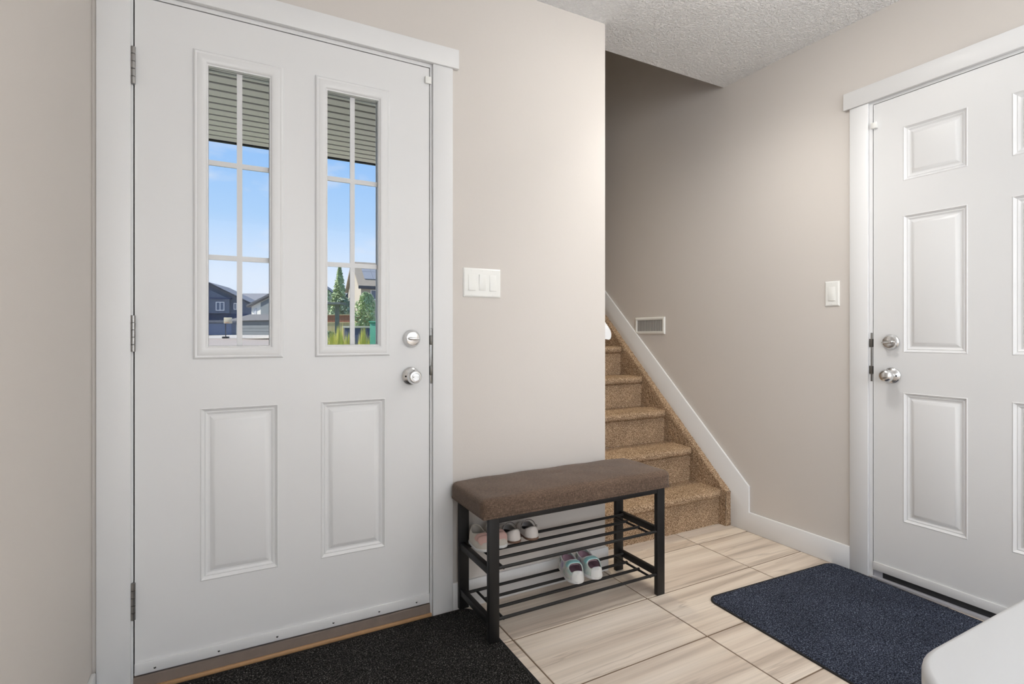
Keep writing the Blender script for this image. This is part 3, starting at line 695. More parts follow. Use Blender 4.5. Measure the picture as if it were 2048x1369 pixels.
# ------------------------------------------------------------------ mats
def mat_mesh(name, c, w, h, ang, mat, label, r=0.05, t=0.009):
    root = empty(name, (c[0], c[1], 0)); tag(root, label, 'door mat')
    def outline(wd, hd, rr, n=8):
        p = []
        for sx_, sy_, a0 in ((1, 1, 0), (-1, 1, PI / 2), (-1, -1, PI), (1, -1, 1.5 * PI)):
            for k in range(n + 1):
                a = a0 + PI / 2 * k / n; p.append((sx_ * (wd / 2 - rr) + rr * math.cos(a), sy_ * (hd / 2 - rr) + rr * math.sin(a)))
        return p
    ca, sa = math.cos(ang), math.sin(ang)
    f = lambda x, y, z: (c[0] + x * ca - y * sa, c[1] + x * sa + y * ca, z)
    MB(f).prism(outline(w, h, r), 2, 0.0005, 0.005).build('rubber_backing', 'mat_edge', root)
    # pile: a fuzzy grid clipped to the rounded outline
    nx, ny = int(w / 0.0065), int(h / 0.0065); rnd = random.Random(11)
    g = 0.006; pw, ph, pr = w - 2 * g, h - 2 * g, r - g
    vs = []; fs = []
    for j in range(ny + 1):
        for i in range(nx + 1):
            x = (i / nx - .5) * pw; y = (j / ny - .5) * ph
            ix, iy = abs(x) - (pw / 2 - pr), abs(y) - (ph / 2 - pr)
            edge = i in (0, nx) or j in (0, ny)
            if ix > 0 and iy > 0:
                m_ = max(ix, iy); l = math.hypot(ix, iy); k = m_ / l
                x = math.copysign(pw / 2 - pr + ix * k, x); y = math.copysign(ph / 2 - pr + iy * k, y)
            vs.append(f(x + rnd.uniform(-.001, .001) * (not edge), y + rnd.uniform(-.001, .001) * (not edge), 0.004 if edge else t + rnd.uniform(-0.002, 0.0016)))
    fs = [(j * (nx + 1) + i, j * (nx + 1) + i + 1, (j + 1) * (nx + 1) + i + 1, (j + 1) * (nx + 1) + i) for j in range(ny) for i in range(nx)]
    MB().add(vs, fs).build('pile', mat, root, smooth=180)
    return root
mat_mesh('door_mat', (0.268, 1.41), 1.16, 1.02, math.radians(0), 'mat_black', 'speckled black door mat in front of the front door')
a2 = math.radians(-2.5)
mw, mh = 0.795, 1.15
cx_ = 1.712 + math.cos(a2) * mw / 2 + math.sin(a2) * mh / 2 ; cy_ = 1.531 + math.sin(a2) * mw / 2 - math.cos(a2) * mh / 2
mat_mesh('door_mat', (cx_, cy_), mw, mh, a2, 'mat_navy', 'speckled navy blue door mat beside the door on the right')

# ------------------------------------------------------------------ shoe bench
BX0, BX1, BY0, BY1 = 0.792, 1.598, 1.640, 1.921
bench = empty('shoe_bench', ((BX0 + BX1) / 2, (BY0 + BY1) / 2, 0)); tag(bench, 'black metal shoe bench with brown fabric cushion and two rod shelves', 'bench')
LW, LD, LH = 0.040, 0.020, 0.441
for x in (BX0, BX1 - LW):
    for y in (BY0, BY1 - LD):
        z0 = 0.0125 if x == BX0 else 0.0
        MB().box(x, x + LW, y, y + LD, z0, LH).build('leg', 'frame', bench, bevel=0.002)
for y in (BY0, BY1 - LD):
    MB().box(BX0 + LW, BX1 - LW, y + 0.001, y + LD - .001, LH - 0.02, LH).build('top_rail', 'frame', bench, bevel=0.0015)
for x in (BX0, BX1 - LW):
    MB().box(x + 0.01, x + LW - .01, BY0 + LD, BY1 - LD, LH - 0.02, LH).build('top_rail', 'frame', bench, bevel=0.0015)
RODY = [BY0 + 0.010, BY0 + 0.084, BY0 + 0.160, BY0 + 0.236]
for z in (0.262, 0.085):
    for x in (BX0 + 0.002, BX1 - 0.022):
        MB().box(x, x + 0.020, BY0 + LD, BY1 - LD, z - 0.018, z + 0.008).build('side_rail', 'frame', bench, bevel=0.002)
    for x in (BX0 + 0.062, BX1 - 0.068):
        MB().tube([(x, RODY[0], z - 0.004), (x, RODY[3], z - 0.004)], 0.0048, 10).build('cross_bar', 'frame', bench, smooth=40)
    for k, y in enumerate(RODY):
        xa, xb = (BX0 + LW - .002, BX1 - LW + .002) if k == 0 else (BX0 + 0.02, BX1 - .02) if k == 3 else (BX0 + 0.058, BX1 - 0.064)
        MB().tube([(xa, y, z), (xb, y, z)], 0.0058, 12).build('shelf_rod', 'frame', bench, smooth=40)
# cushion
cxc, cyc = (0.764 + 1.624) / 2, (1.632 + 1.926) / 2 - 0.001; hx, hy = (1.624 - 0.764) / 2, (1.926 - 1.632) / 2 - .001; z0, z1 = 0.4412, 0.508; hz = (z1 - z0) / 2
bm = bmesh.new(); bmesh.ops.create_cube(bm, size=2.0); bmesh.ops.subdivide_edges(bm, edges=bm.edges, cuts=39, use_grid_fill=True)
rr = 0.021; rnd = random.Random(5)
for vv in bm.verts:
    # spread the grid towards the edges
    p = [math.sin(c_ * PI / 2) * (1 if abs(c_) < 1 else 1) for c_ in vv.co]
    p = Vector((p[0] * hx, p[1] * hy, p[2] * hz))
    rz = rr if p.z > 0 else 0.008
    inn = Vector((max(-hx + rr, min(hx - rr, p.x)), max(-hy + rr, min(hy - rr, p.y)), max(-hz + 0.008, min(hz - rr, p.z))))
    dlt = p - inn
    if p.z > -hz + 0.009: q = inn + (dlt.normalized() * rr if dlt.length > 1e-7 else dlt); 
    else: q = Vector((p.x * 0.99, p.y * 0.98, p.z))
    nx_, ny_ = q.x / hx, q.y / hy
    if q.z > 0:
        q.z += 0.011 * max(0, 1 - abs(nx_) ** 3) * max(0, 1 - abs(ny_) ** 3)
        for dx_, dy_, am in ((-0.015, 0.025, 0.006), (0.05, -0.05, 0.002)):
            q.z -= am * math.exp(-(((q.x - dx_) / 0.022) ** 2 + ((q.y - dy_) / 0.018) ** 2))
        q.z -= 0.0025 * math.exp(-((q.x - 0.012 - 0.25 * q.y * 0) / 0.004) ** 2) * math.exp(-((q.y + .045) / 0.06) ** 2)
        q.z += 0.0012 * math.sin(q.x * 31 + q.y * 12) * math.cos(q.y * 27)
    vv.co = q + Vector((cxc, cyc, (z0 + z1) / 2)) - bench.location
me = bpy.data.meshes.new('cushion'); bm.to_mesh(me); bm.free(); me.materials.append(M['fabric'])
me.polygons.foreach_set('use_smooth', [True] * len(me.polygons))
cu = bpy.data.objects.new('cushion', me); COL.objects.link(cu); cu.parent = bench
cu['label'] = 'brown woven seat cushion'

# ------------------------------------------------------------------ shoes
def wfun(t, W, th=0.22, tt=0.30, waist=0.86):
    w = W * (waist + (1 - waist) * (math.cos((t - 0.72) * PI * 1.6) * 0.5 + 0.5))
    if t < th: w *= math.sqrt(max(0, 1 - ((th - t) / th) ** 2.2))
    if t > 1 - tt: w *= math.sqrt(max(0, 1 - ((t - 1 + tt) / tt) ** 2.2))
    return w
def shoe_map(pos, ang):
    """local: s along the shoe heel to toe, r to the side, z up"""
    ca, sa = math.cos(ang), math.sin(ang)
    return lambda s, r, z: (pos[0] + s * ca - r * sa, pos[1] + s * sa + r * ca, pos[2] + z)
def shell(mb, L, W, H, z0, keep, k=1.0, N=150, A=96, lean=0.0, p=0.62, **kw):
    vs = []; fs = []
    for i in range(N + 1):
        t = 0.5 - 0.5 * math.cos(PI * i / N)
        t = 0.5 * t + 0.5 * i / N
        for j in range(A + 1):
            a = PI * j / A
            c = math.copysign(abs(math.cos(a)) ** p, math.cos(a)); s_ = abs(math.sin(a)) ** p
            w = wfun(t, W, **kw) * (1 - lean * s_)
            vs.append((((t - .5) * k + .5) * L + (0.006 * s_ if t < .2 else 0), w * c * k, z0 + H(t) * s_ * k))
    for i in range(N):
        for j in range(A):
            if keep((i + .5) / N, (j + .5) / A): fs.append((i * (A + 1) + j, (i + 1) * (A + 1) + j, (i + 1) * (A + 1) + j + 1, i * (A + 1) + j + 1))
    used = sorted({q for f in fs for q in f}); ix = {q: n for n, q in enumerate(used)}
    mb.add([vs[q] for q in used], [tuple(ix[q] for q in f) for f in fs]); return mb
def sole(mb, L, W, z0, z1, k=1.03, N=30, rock=0.0, **kw):
    pts = [(((i / N) - .5) * k * L + .5 * L, wfun(min(1, max(0, i / N)), W, **kw) * k) for i in range(N + 1)]
    out = pts + [(a, -b) for a, b in pts[-2:0:-1]]
    return mb.prism(out, 2, z0, z1)
def thick(o, t=0.0022):
    m_ = o.modifiers.new('thickness', 'SOLIDIFY'); m_.thickness = t; m_.offset = -1
    return o
def smoothstep(a, b, x):
    x = max(0, min(1, (x - a) / (b - a))); return x * x * (3 - 2 * x)

def rim(f, L, W, H, z0, tc_, tr, ar, rad, mat, parent):
    arc = []
    for k in range(48):
        q = 2 * PI * k / 48; t = tc_ + tr * math.cos(q); a = PI * (.5 + ar * math.sin(q))
        c = math.copysign(abs(math.cos(a)) ** .62, math.cos(a)); s_ = abs(math.sin(a)) ** .62
        tl = 0.5 * (0.5 - 0.5 * math.cos(PI * t)) + 0.5 * t
        arc.append((tl * L + (0.006 * s_ if tl < .2 else 0), wfun(tl, W) * c, z0 + H(tl) * s_))
    return MB(f).tube(arc, rad, 8, closed=True).build('rim', mat, parent, smooth=60)
def mary_jane(pos, ang, label, bead):
    r = empty('baby_shoe', pos); tag(r, label, 'shoe', 'white strap shoes on the upper bench shelf')
    f = shoe_map(pos, ang); L, W = 0.136, 0.0325
    H = lambda t: 0.043 - 0.012 * smoothstep(.1, .45, t) + 0.004 * smoothstep(.5, .7, t) - 0.016 * smoothstep(.75, 1, t)
    keep = lambda t, a: not (((t - .36) / .27) ** 2 + ((a - .5) / .30) ** 2 < 1)
    thick(shell(MB(f), L, W, H, 0.008, keep).build('upper', 'shoe_white', r, smooth=60, weld=True))
    rim(f, L, W, H, 0.008, .36, .27, .30, 0.0013, 'strap', r)
    sole(MB(f), L, W, 0, 0.009).build('sole', 'sole_brown', r, bevel=0.002)
    sole(MB(f), L, W, 0.010, 0.0125, k=0.87).build('insole', 'shoe_black', r)
    arc = [(0.42 * L + 0.006 * math.sin(PI * k / 14), W * 1.0 * math.cos(PI * k / 14), 0.026 + 0.036 * math.sin(PI * k / 14)) for k in range(15)]
    MB(f).tube(arc, 0.0021, 8).build('strap', 'strap', r, smooth=60)
    for k in range(7):
        a = k * 0.9
        MB(f).lathe((0.42 * L + 0.010 * math.cos(a) * (k > 0), bead * (W + 0.002), 0.026 + 0.010 * math.sin(a) * (k > 0)), (0, bead, 0.2), [(-0.004, 0.0015), (-0.001, 0.0040), (0.002, 0.0034), (0.004, 0.001)], 10).build('bead', 'gem', r, smooth=60)
    return r
SH1 = 0.262 + 0.006; SH2 = 0.085 + 0.006
mary_jane((0.988, 1.798, SH1), math.radians(91), 'white strap baby shoe with its heel out, beside the pink shoes', 1)
mary_jane((1.060, 1.792, SH1), math.radians(82), 'white strap baby shoe with beaded side, towards the bench middle', -1)

def pink_shoe(pos, ang, label):
    r = empty('baby_shoe', pos); tag(r, label, 'shoe', 'pink baby shoes on the upper bench shelf')
    f = shoe_map(pos, ang); L, W = 0.128, 0.033
    H = lambda t: 0.056 - 0.010 * smoothstep(.1, .4, t) - 0.006 * smoothstep(.5, .75, t) - 0.020 * smoothstep(.78, 1, t)
    hole = lambda t, a: (t - .33) ** 2 / .25 ** 2 + (a - .5) ** 2 / .25 ** 2 < 1
    rim(f, L, W, H, 0.010, .33, .25, .25, 0.0016, 'shoe_cream', r)
    thick(shell(MB(f), L, W, H, 0.010, lambda t, a: not hole(t, a)).build('upper', 'shoe_cream', r, smooth=60, weld=True))
    sole(MB(f), L, W, 0, 0.012).build('sole', 'clog_toe', r, bevel=0.003)
    sole(MB(f), L, W, 0.012, 0.014, k=0.87).build('insole', 'shoe_black', r)
    for t0, t1 in ((0.60, 0.72), (0.74, 0.90)):
        thick(shell(MB(f), L, W, lambda t: H(t) + 0.003 * math.sin(PI * max(0, min(1, (t - t0) / (t1 - t0)))) , 0.010, lambda t, a: t0 < t < t1 and abs(a - .5) < 0.34, k=1.03).build('strap', 'pink', r, smooth=60), 0.003)
    return r
pink_shoe((0.852, 1.905, SH1), math.radians(-91), 'pink and cream baby shoe nearest the left end of the upper shelf')
pink_shoe((0.9200, 1.909, SH1), math.radians(-91), 'pink and cream baby shoe half hidden behind the front bench leg')

def clog(pos, ang, label, side):
    r = empty('toddler_clog', pos); tag(r, label, 'shoe', 'pearly clogs on the lower bench shelf')
    f = shoe_map(pos, ang); L, W = 0.172, 0.037
    H = lambda t: 0.060 + 0.008 * smoothstep(.0, .2, t) - 0.012 * smoothstep(.25, .5, t) + 0.006 * smoothstep(.5, .65, t) - 0.030 * smoothstep(.72, 1, t)
    foot = lambda t, a: ((t - .34) / .25) ** 2 + ((a - .5) / .28) ** 2 < 1
    toe = lambda t, a: ((t - .795) / .075) ** 4 + ((a - .5) / .27) ** 4 < 1
    side_h = lambda t, a: any(((t - tc_) / .035) ** 2 + ((min(a, 1 - a) - .13) / .055) ** 2 < 1 for tc_ in (.30, .46))
    kp = lambda t, a: not (foot(t, a) or toe(t, a) or side_h(t, a))
    thick(shell(MB(f), L, W, H, 0.008, lambda t, a: kp(t, a) and t < .89).build('upper', 'clog', r, smooth=60, weld=True), 0.0035)
    shell(MB(f), L, W, lambda t: H(t) * .93, 0.008, lambda t, a: t < .95 and not foot(t, a) and not toe(t, a), k=0.90).build('lining', 'clog_in', r, smooth=60)
    thick(shell(MB(f), L, W, H, 0.008, lambda t, a: t >= .88, k=1.02).build('toe_cap', 'clog_toe', r, smooth=60, weld=True), 0.003)
    thick(shell(MB(f), L, W, H, 0.008, lambda t, a: .598 < t < .712 and abs(a - .5) < .30, k=1.015).build('band', 'clog_band', r, smooth=60), 0.002)
    sole(MB(f), L, W, 0, 0.013).build('sole', 'clog_toe', r, bevel=0.004)
    sole(MB(f), L, W, 0.013, 0.016, k=0.87).build('insole', 'clog_in', r)
    rim(f, L, W, H, 0.008, .34, .25, .28, 0.0022, 'clog_toe', r)
    return r
clog((1.262, 1.886, SH2), math.radians(-104), 'pearly toddler clog on the lower shelf with its whole side showing', 1)
clog((1.338, 1.884, SH2), math.radians(-99), 'pearly toddler clog on the lower shelf nearest the stairs', -1)

# ------------------------------------------------------------------ table corner by the viewer
tb = empty('table', (1.15, -0.25, 0)); tag(tb, 'white table with rounded corner at the lower right', 'table')
def rrect(x0, x1, y0, y1, r, n=12):
    p = []
    for cx, cy, a0 in ((x1 - r, y1 - r, 0), (x0 + r, y1 - r, PI / 2), (x0 + r, y0 + r, PI), (x1 - r, y0 + r, 1.5 * PI)):
        p += [(cx + r * math.cos(a0 + PI / 2 * k / n), cy + r * math.sin(a0 + PI / 2 * k / n)) for k in range(n + 1)]
    return p
TZ = 0.75
MB().prism(rrect(0.553, 1.75, -0.78, 0.281, 0.092), 2, TZ - 0.028, TZ).build('table_top', 'table', tb, bevel=0.007, seg=4)
for x in (0.72, 1.60):
    for y in (-0.64, 0.11):
        MB().tube([(x, y, 0.0), (x, y, TZ - 0.03)], [0.014, 0.022], 16).build('leg', 'table', tb, smooth=40)
MB().box(0.74, 1.58, 0.10, 0.12, TZ - 0.09, TZ - 0.028).build('apron', 'table', tb)
MB().box(0.74, 1.58, -0.65, -0.63, TZ - 0.09, TZ - 0.028).build('apron', 'table', tb)

# ================================================================== outside
st(MB().box(-3.5, 1.40, 2.06, 4.85, -0.2, -0.03).build('porch_floor', 'concrete'), 'concrete porch slab outside the front door', 'porch')
sof = MB().box(-3.5, 1.40, 2.06, 4.80, 2.612, 2.80).box(-3.5, 1.40, 4.77, 4.80, 2.59, 2.62).build('porch_roof', 'soffit_gap')
st(sof, 'porch roof with grey slatted soffit above the front door', 'porch roof')
sl0 = None; pitch = 0.1085
for k in range(25):
    y1_ = 4.77 - k * pitch; c = (-1.05, y1_ - pitch / 2 + 0.0105, 2.606)
    if sl0 is None: sl0 = MB().box(-3.5, 1.40, y1_ - pitch + 0.023, y1_ - 0.002, 2.60, 2.612).build('soffit_slat', 'soffit', sof, bevel=0.002, seg=1, loc=c)
    else: dup(sl0, sof, c)
def gz(d): return -0.36 + 0.0128 * d
def strip(name, u0, u1, d0, d1, mat, label, cat, dz=0.0, n=12, zf=gz):
    mb = MB(S)
    for k in range(n):
        a = d0 + (d1 - d0) * k / n; b = d0 + (d1 - d0) * (k + 1) / n
        mb.add([(u0, a, zf(a) + dz), (u1, a, zf(a) + dz), (u1, b, zf(b) + dz), (u0, b, zf(b) + dz)], [(0, 1, 2, 3)])
    return st(mb.build(name, mat, weld=True), label, cat)
strip('ground_lawn', -120, 120, 5.6, 160, 'lawn', 'green lawn beyond the porch', 'lawn', dz=-0.05)
strip('road', -90, 10, 33, 70, 'asphalt', 'pale asphalt road seen through the door glass', 'road', dz=0.0)
strip('sidewalk', -90, -22, 70, 79, 'concrete', 'pale concrete driveway in front of the far houses', 'driveway', dz=0.0, zf=lambda d: 0.55 + min(1, (d - 70) / 5) * 0.5)

def house(name, label, u0, d0, phi, w, dep, z0, ze, zr, along, wall, roof, wins=(), over=0.5, extra=None):
    ca, sa = math.cos(phi), math.sin(phi)
    f = lambda a, b, z: S(u0 + a * ca - b * sa, d0 + a * sa + b * ca, z)
    r = empty(name, S(u0, d0, z0)); tag(r, label, 'house', 'houses across the road')
    t = 0.25
    if along == 'b':
        MB(f).prism([(0, z0), (w, z0), (w, ze), (w / 2, zr), (0, ze)], 1, 0, dep).build('walls', wall, r)
        k = (zr - ze) / (w / 2); e = over
        for sg in (0, 1):
            p = [(-e, ze - k * e), (w / 2, zr), (w / 2, zr + t), (-e, ze - k * e + t)]
            if sg: p = [(w - a, z) for a, z in p]
            rf = MB(f).prism(p, 1, -e, dep + e).build('roof', roof, r)
            q = [(a, z + .02) for a, z in p[:2]] + [(a, z + .04) for a, z in p[2:]]
            MB(f).prism(q, 1, -e - 0.06, -e).build('fascia', 'fascia', rf)
    else:
        MB(f).prism([(0, z0), (dep, z0), (dep, ze), (dep / 2, zr), (0, ze)], 0, 0, w).build('walls', wall, r)
        k = (zr - ze) / (dep / 2); e = over
        for sg in (0, 1):
            p = [(-e, ze - k * e), (dep / 2, zr), (dep / 2, zr + t), (-e, ze - k * e + t)]
            if sg: p = [(dep - a, z) for a, z in p]
            rf = MB(f).prism(p, 0, -e, w + e).build('roof', roof, r)
            if not sg: MB(f).box(-e, w + e, -e - .06, -e, ze - k * e - .1, ze - k * e + t).build('fascia', 'fascia', rf)
    for (a0, a1, c0, c1, b) in wins:
        wn = MB(f).box(a0, a1, b - .06, b, c0, c0 + .09).box(a0, a1, b - .06, b, c1 - .09, c1).box(a0, a0 + .09, b - .06, b, c0, c1).box(a1 - .09, a1, b - .06, b, c0, c1).box((a0 + a1) / 2 - .04, (a0 + a1) / 2 + .04, b - .06, b, c0, c1).build('window', 'trim', r)
        MB(f).box(a0, a1, b - .03, b - .01, c0, c1).build('pane', 'winpane', wn)
    return r, f
hA, fA = house('house', 'dark slate house with wide gable seen in the left door glass', -49, 74, math.radians(12), 12.3, 9, 1.0, 5.1, 8.25, 'b', 'siding_dark', 'shingle',
               wins=((7.35, 8.45, 4.42, 5.65, -0.6), (9.5, 10.15, 4.6, 5.55, 0)))
MB(fA).prism([(4.2, 4.05), (9.1, 4.05), (9.1, 6.1), (6.65, 7.3), (4.2, 6.1)], 1, -0.6, 0).build('bay', 'siding_dark', hA)
MB(fA).box(6.6, 9.3, -0.75, 0, 6.05, 6.25).build('window_hood', 'hood_shadow_navy', hA)
MB(fA).box(2.0, 11.6, -1.6, 0, 2.72, 3.05).build('garage_eave', 'shingle', hA)
MB(fA).box(2.2, 11.4, -0.02, -0.012, 3.05, 4.05).build('band', 'hood_shadow_navy', hA)  # thin navy sheet painted as the shadow below the bay
MB(fA).box(2.2, 11.4, -1.3, 0, 1.0, 2.72).build('garage', 'siding_dark', hA)
for k in range(4): MB(fA).box(4.6, 9.6, -1.36, -1.3, 1.02 + .4 * k, 1.39 + .4 * k).build('garage_door_section', 'garage', hA)
house('house', 'grey roofed house standing between the two gabled houses', -46, 88, 0.0, 20, 8, 1.0, 5.8, 7.9, 'a', 'siding_dark', 'shingle')
hC, fC = house('house', 'pale sided house at the right of the left door glass', -33.27, 68, math.radians(-25), 10, 9, 1.0, 4.65, 6.3, 'b', 'siding_white', 'shingle', wins=((0.5, 0.9, 3.5, 4.4, 0),), over=0.4)
MB(fC).prism([(1.8, 1.0), (9.9, 1.0), (9.9, 4.6), (5, 6.1), (1.8, 5.1)], 1, -0.12, 0).build('grey_panel', 'siding_grey', hC)  # grey panel over the right part of the pale front
MB(fC).prism([(-.4, 2.75), (9, 2.75), (9, 3.4), (3.0, 3.5), (-.4, 2.95)], 1, -2.6, 0).build('porch_roof', 'shingle', hC)
MB(fC).box(0, 8.8, -2.2, 0, 1.0, 2.75).build('garage', 'siding_grey', hC)
for k in range(4): MB(fC).box(.7, 6, -2.26, -2.2, 1.02 + .4 * k, 1.39 + .4 * k).build('garage_door_section', 'siding_grey', hC)
hD, fD = house('house', 'tan house with solar panels on its roof in the right door glass', -17.02, 60, math.radians(27), 11, 8, 0.6, 6.55, 9.5, 'a', 'siding_tan', 'shingle_brown', wins=((1.06, 2.3, 5.0, 6.15, 0), (4.5, 6.0, 5.0, 6.15, 0)), over=0.35)
kD = (9.5 - 6.55) / 4
for i in range(5):
    for j in range(2):
        b0, b1 = 0.75 + j * 1.35, 2.05 + j * 1.35
        a0 = 0.55 + i * 1.02
        zz = lambda b: 6.55 + kD * b + 0.30
        MB(fD).add([(a, b, zz(b) + h) for h in (0, .06) for a, b in ((a0, b0), (a0 + 1, b0), (a0 + 1, b1), (a0, b1))],
                   [(0, 3, 2, 1), (4, 5, 6, 7), (0, 1, 5, 4), (1, 2, 6, 5), (2, 3, 7, 6), (3, 0, 4, 7)]).build('solar_panel', 'solar', hD)
house('house', 'dark gable house behind the tall tree in the right door glass', -23.9, 76, math.radians(8), 6.5, 8, 0.6, 6.0, 10.2, 'b', 'siding_dark', 'shingle', over=0.4)
house('house', 'far grey house at the left edge of the right door glass', -46, 112, math.radians(8), 10, 8, 0.6, 8.2, 12.0, 'b', 'siding_grey', 'shingle', over=0.4)

def foliage(name, label, cat, u, d, h, shape, n, size, mat, trunk=True, base=0.0, seed=1, group=None):
    rnd = random.Random(seed); z0 = gz(d); r = empty(name, S(u, d, z0)); tag(r, label, cat, group)
    vs = []; fs = []
    for k in range(n):
        t = rnd.random() ** 0.8; ang = rnd.uniform(0, 2 * PI); rad = shape(t) * math.sqrt(rnd.uniform(0.15, 1)) * (0.85 + 0.25 * math.sin(ang * 3 + t * 9))
        c = Vector(S(u, d, z0 + base + (h - base) * t)) + Vector((rad * math.cos(ang), rad * math.sin(ang), 0))
        e1 = Vector((rnd.gauss(0, 1), rnd.gauss(0, 1), rnd.gauss(0, 1))).normalized(); e2 = e1.orthogonal().normalized(); s_ = size * rnd.uniform(.6, 1.3)
        i = len(vs); vs += [tuple(c - e1 * s_), tuple(c + e2 * s_ * .5), tuple(c + e1 * s_), tuple(c - e2 * s_ * .5)]; fs.append((i, i + 1, i + 2, i + 3))
    MB().add(vs, fs).build('foliage', mat, r)
    if trunk: MB().tube([S(u, d, z0 - .05), S(u + .03, d, z0 + h * .45), S(u, d, z0 + h * .9)], [h * .018, h * .012, h * .004], 8).build('trunk', 'bark', r, smooth=60)
    return r
foliage('tree', 'tall pointed green tree in the right door glass', 'tree', -12.95, 40, 5.95, lambda t: 1.0 * (1 - t) ** 0.75 * (0.75 + .25 * min(1, t * 4)), 2600, 0.14, 'leaf', base=0.8, seed=2)
foliage('tree', 'dark bushy tree below the pointed tree', 'tree', -12.0, 38, 3.6, lambda t: 0.85 * math.sqrt(max(0, 1 - (2 * t - 1) ** 2)) + .05, 1500, 0.12, 'leaf_dark', base=.5, seed=3)
foliage('tree', 'low bushy tree at the left edge of the right door glass', 'tree', -15.4, 44, 4.5, lambda t: 0.9 * math.sqrt(max(0, 1 - (2 * t - 1) ** 2)) + .05, 1500, 0.12, 'leaf', base=.5, seed=13)
foliage('tree', 'rounded green tree in front of the solar panel house', 'tree', -8.25, 30, 3.4, lambda t: 0.66 * math.sqrt(max(0, 1 - (1.6 * t - .6) ** 2)) + .05, 2400, 0.09, 'leaf', base=.6, seed=4)
def grass_clump(u, d, h, w, n, label, seed):
    rnd = random.Random(seed); z0 = gz(d); r = empty('grass_plant', S(u, d, z0)); tag(r, label, 'grass plant', 'yellow green plants outside the front door', kind='thing')
    vs = []; fs = []
    for k in range(n):
        a = rnd.uniform(0, 2 * PI); ro = rnd.uniform(0, w * .4); ln = rnd.uniform(0, w); hh = h * rnd.uniform(.55, 1.02) * (1 - .35 * ln / w); b = rnd.uniform(.008, .016)
        c = Vector(S(u, d, z0)); dr = Vector((math.cos(a), math.sin(a), 0)); sd = Vector((-math.sin(a), math.cos(a), 0))
        p = [c + dr * ro, c + dr * (ro + ln * .35) + Vector((0, 0, hh * .6)), c + dr * (ro + ln) + Vector((0, 0, hh))]
        i = len(vs); vs += [tuple(p[0] - sd * b), tuple(p[0] + sd * b), tuple(p[1] + sd * b), tuple(p[1] - sd * b), tuple(p[2])]; fs += [(i, i + 1, i + 2, i + 3), (i + 3, i + 2, i + 4)]
    MB().add(vs, fs).build('blades', 'blade', r)
    return r
grass_clump(-5.22, 15.5, 1.50, .30, 520, 'yellow green grass clump at the left edge of the right door glass', 1)
grass_clump(-4.72, 14.6, 1.62, .22, 520, 'tall yellow green grass clump left of the middle muntin', 2)
grass_clump(-4.20, 15.0, 1.55, .20, 520, 'yellow green grass clump left of the green cabinet', 3)
grass_clump(-4.97, 16.2, 1.40, .26, 520, 'broad yellow green grass clump behind the tall one', 4)
grass_clump(-4.52, 17.2, 1.42, .24, 520, 'yellow green grass clump partly behind the middle muntin', 5)
foliage('shrub', 'small dark leafy shrub behind the yellow grasses', 'shrub', -6.9, 20, 1.28, lambda t: .5 * math.sqrt(max(0, 1 - (1.4 * t - .4) ** 2)) + .04, 1200, 0.05, 'leaf_dark', trunk=False, base=.1, seed=8)

pg = empty('pergola', S(-10.4, 30, gz(30))); tag(pg, 'weathered grey pergola beside the pointed tree', 'pergola')
MB(S).box(-11.6, -9.5, 29.5, 30.6, 2.74, 2.86).build('beam', 'pergola', pg)
for u in (-11.4, -9.98): MB(S).box(u, u + .19, 30, 30.19, gz(30) - .05, 2.74).build('post', 'pergola', pg)
fe = empty('fence', S(-11, 33, gz(33))); tag(fe, 'wooden fence with reddish top boards behind the pergola', 'fence')
b0 = b1 = None
for k in range(30):
    u = -14.0 + k * 0.18
    if b0 is None:
        b0 = MB(S).box(u, u + .165, 33, 33.03, gz(33) - .05, 1.78).build('lower_board', 'fence_tan', fe)
        b1 = MB(S).box(u, u + .165, 33.02, 33.05, 1.84, 2.26).build('upper_board', 'fence_red', fe)
    else:
        off = Vector(S(k * .18, 0, 0)) - Vector(S(0, 0, 0))
        for b in (b0, b1):
            c = b.copy(); COL.objects.link(c); c.parent = fe; c.location = off
MB(S).box(-14, -8.6, 32.97, 33.08, 1.78, 1.84).box(-14, -8.6, 32.97, 33.08, 2.26, 2.31).build('cap_rail', 'fence_tan', fe)
cbn = empty('utility_cabinet', S(-3.3, 14, gz(14))); tag(cbn, 'green utility cabinet at the lower right of the right door glass', 'cabinet')
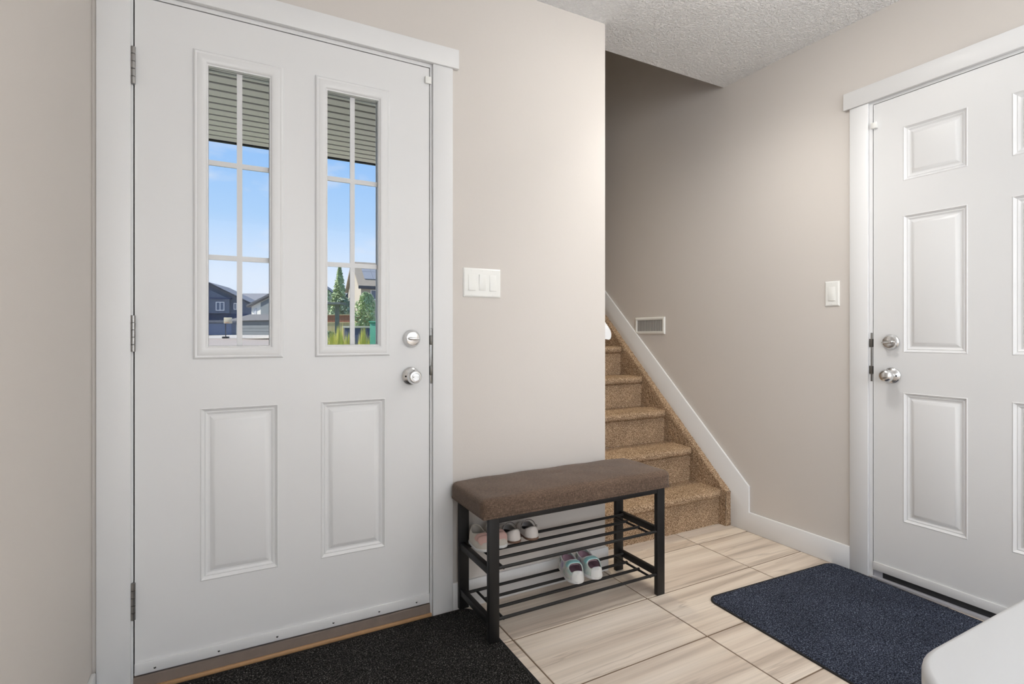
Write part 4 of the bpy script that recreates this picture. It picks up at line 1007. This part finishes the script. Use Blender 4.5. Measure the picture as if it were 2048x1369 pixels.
MB(S).box(-3.74, -2.85, 14, 14.6, gz(14) - .05, 1.38).build('body', 'cabinet_green', cbn, bevel=.01)
MB(S).box(-3.76, -2.83, 13.97, 14.63, 1.38, 1.42).build('lid', 'cabinet_green', cbn, bevel=.01)
MB(S).box(-3.66, -2.93, 13.985, 14.0, 0, 1.3).build('door', 'cabinet_green', cbn, bevel=.004)
sb = empty('storage_box', S(-5.7, 20, gz(20))); tag(sb, 'dark blue storage box with pale lid beside the green cabinet', 'storage box')
MB(S).box(-6.3, -5.0, 20, 20.9, gz(20) - .05, 1.31).build('body', 'box_blue', sb, bevel=.02)
MB(S).box(-6.34, -4.96, 19.96, 20.94, 1.31, 1.38).build('lid', 'concrete', sb, bevel=.01)
hp = empty('basketball_hoop', S(-37.7, 70, gz(70))); tag(hp, 'portable basketball hoop on the far driveway', 'basketball hoop')
MB(S).box(-38.1, -37.45, 69.9, 70.6, .52, .80).build('base', 'rubber', hp, bevel=.05)
MB(S).tube([S(0, 0, 0)] if False else [(-37.75, 70.2, .75), (-37.72, 70.1, 2.6), (-37.5, 69.8, 2.75)], .06, 8).build('pole', 'fascia', hp, smooth=60)
MB(S).box(-37.75, -36.65, 69.7, 69.76, 2.50, 3.28).build('backboard', 'board', hp, bevel=.05)
MB(S).tube([(-37.2 + .23 * math.cos(a * PI / 8), 69.45 + .23 * math.sin(a * PI / 8), 2.6) for a in range(16)], .02, 6, closed=True).build('rim', 'garland', hp, smooth=60)
gl = empty('bunting', S(-34.5, 66, 3)); tag(gl, 'orange bunting strung before the far houses', 'bunting')
for k in range(7):
    u = -33.2 + k * .155
    MB(S).add([(u, 66, 3.06), (u + .12, 66, 3.06), (u + .06, 66, 2.88), (u, 66.02, 3.06), (u + .12, 66.02, 3.06), (u + .06, 66.02, 2.88)], [(0, 1, 2), (5, 4, 3), (0, 3, 4, 1), (1, 4, 5, 2), (2, 5, 3, 0)]).build('flag', 'garland', gl)
MB(S).tube([(-33.3, 66.01, 3.07), (-32.1, 66.01, 3.07)], .01, 6).build('string', 'fascia', gl)
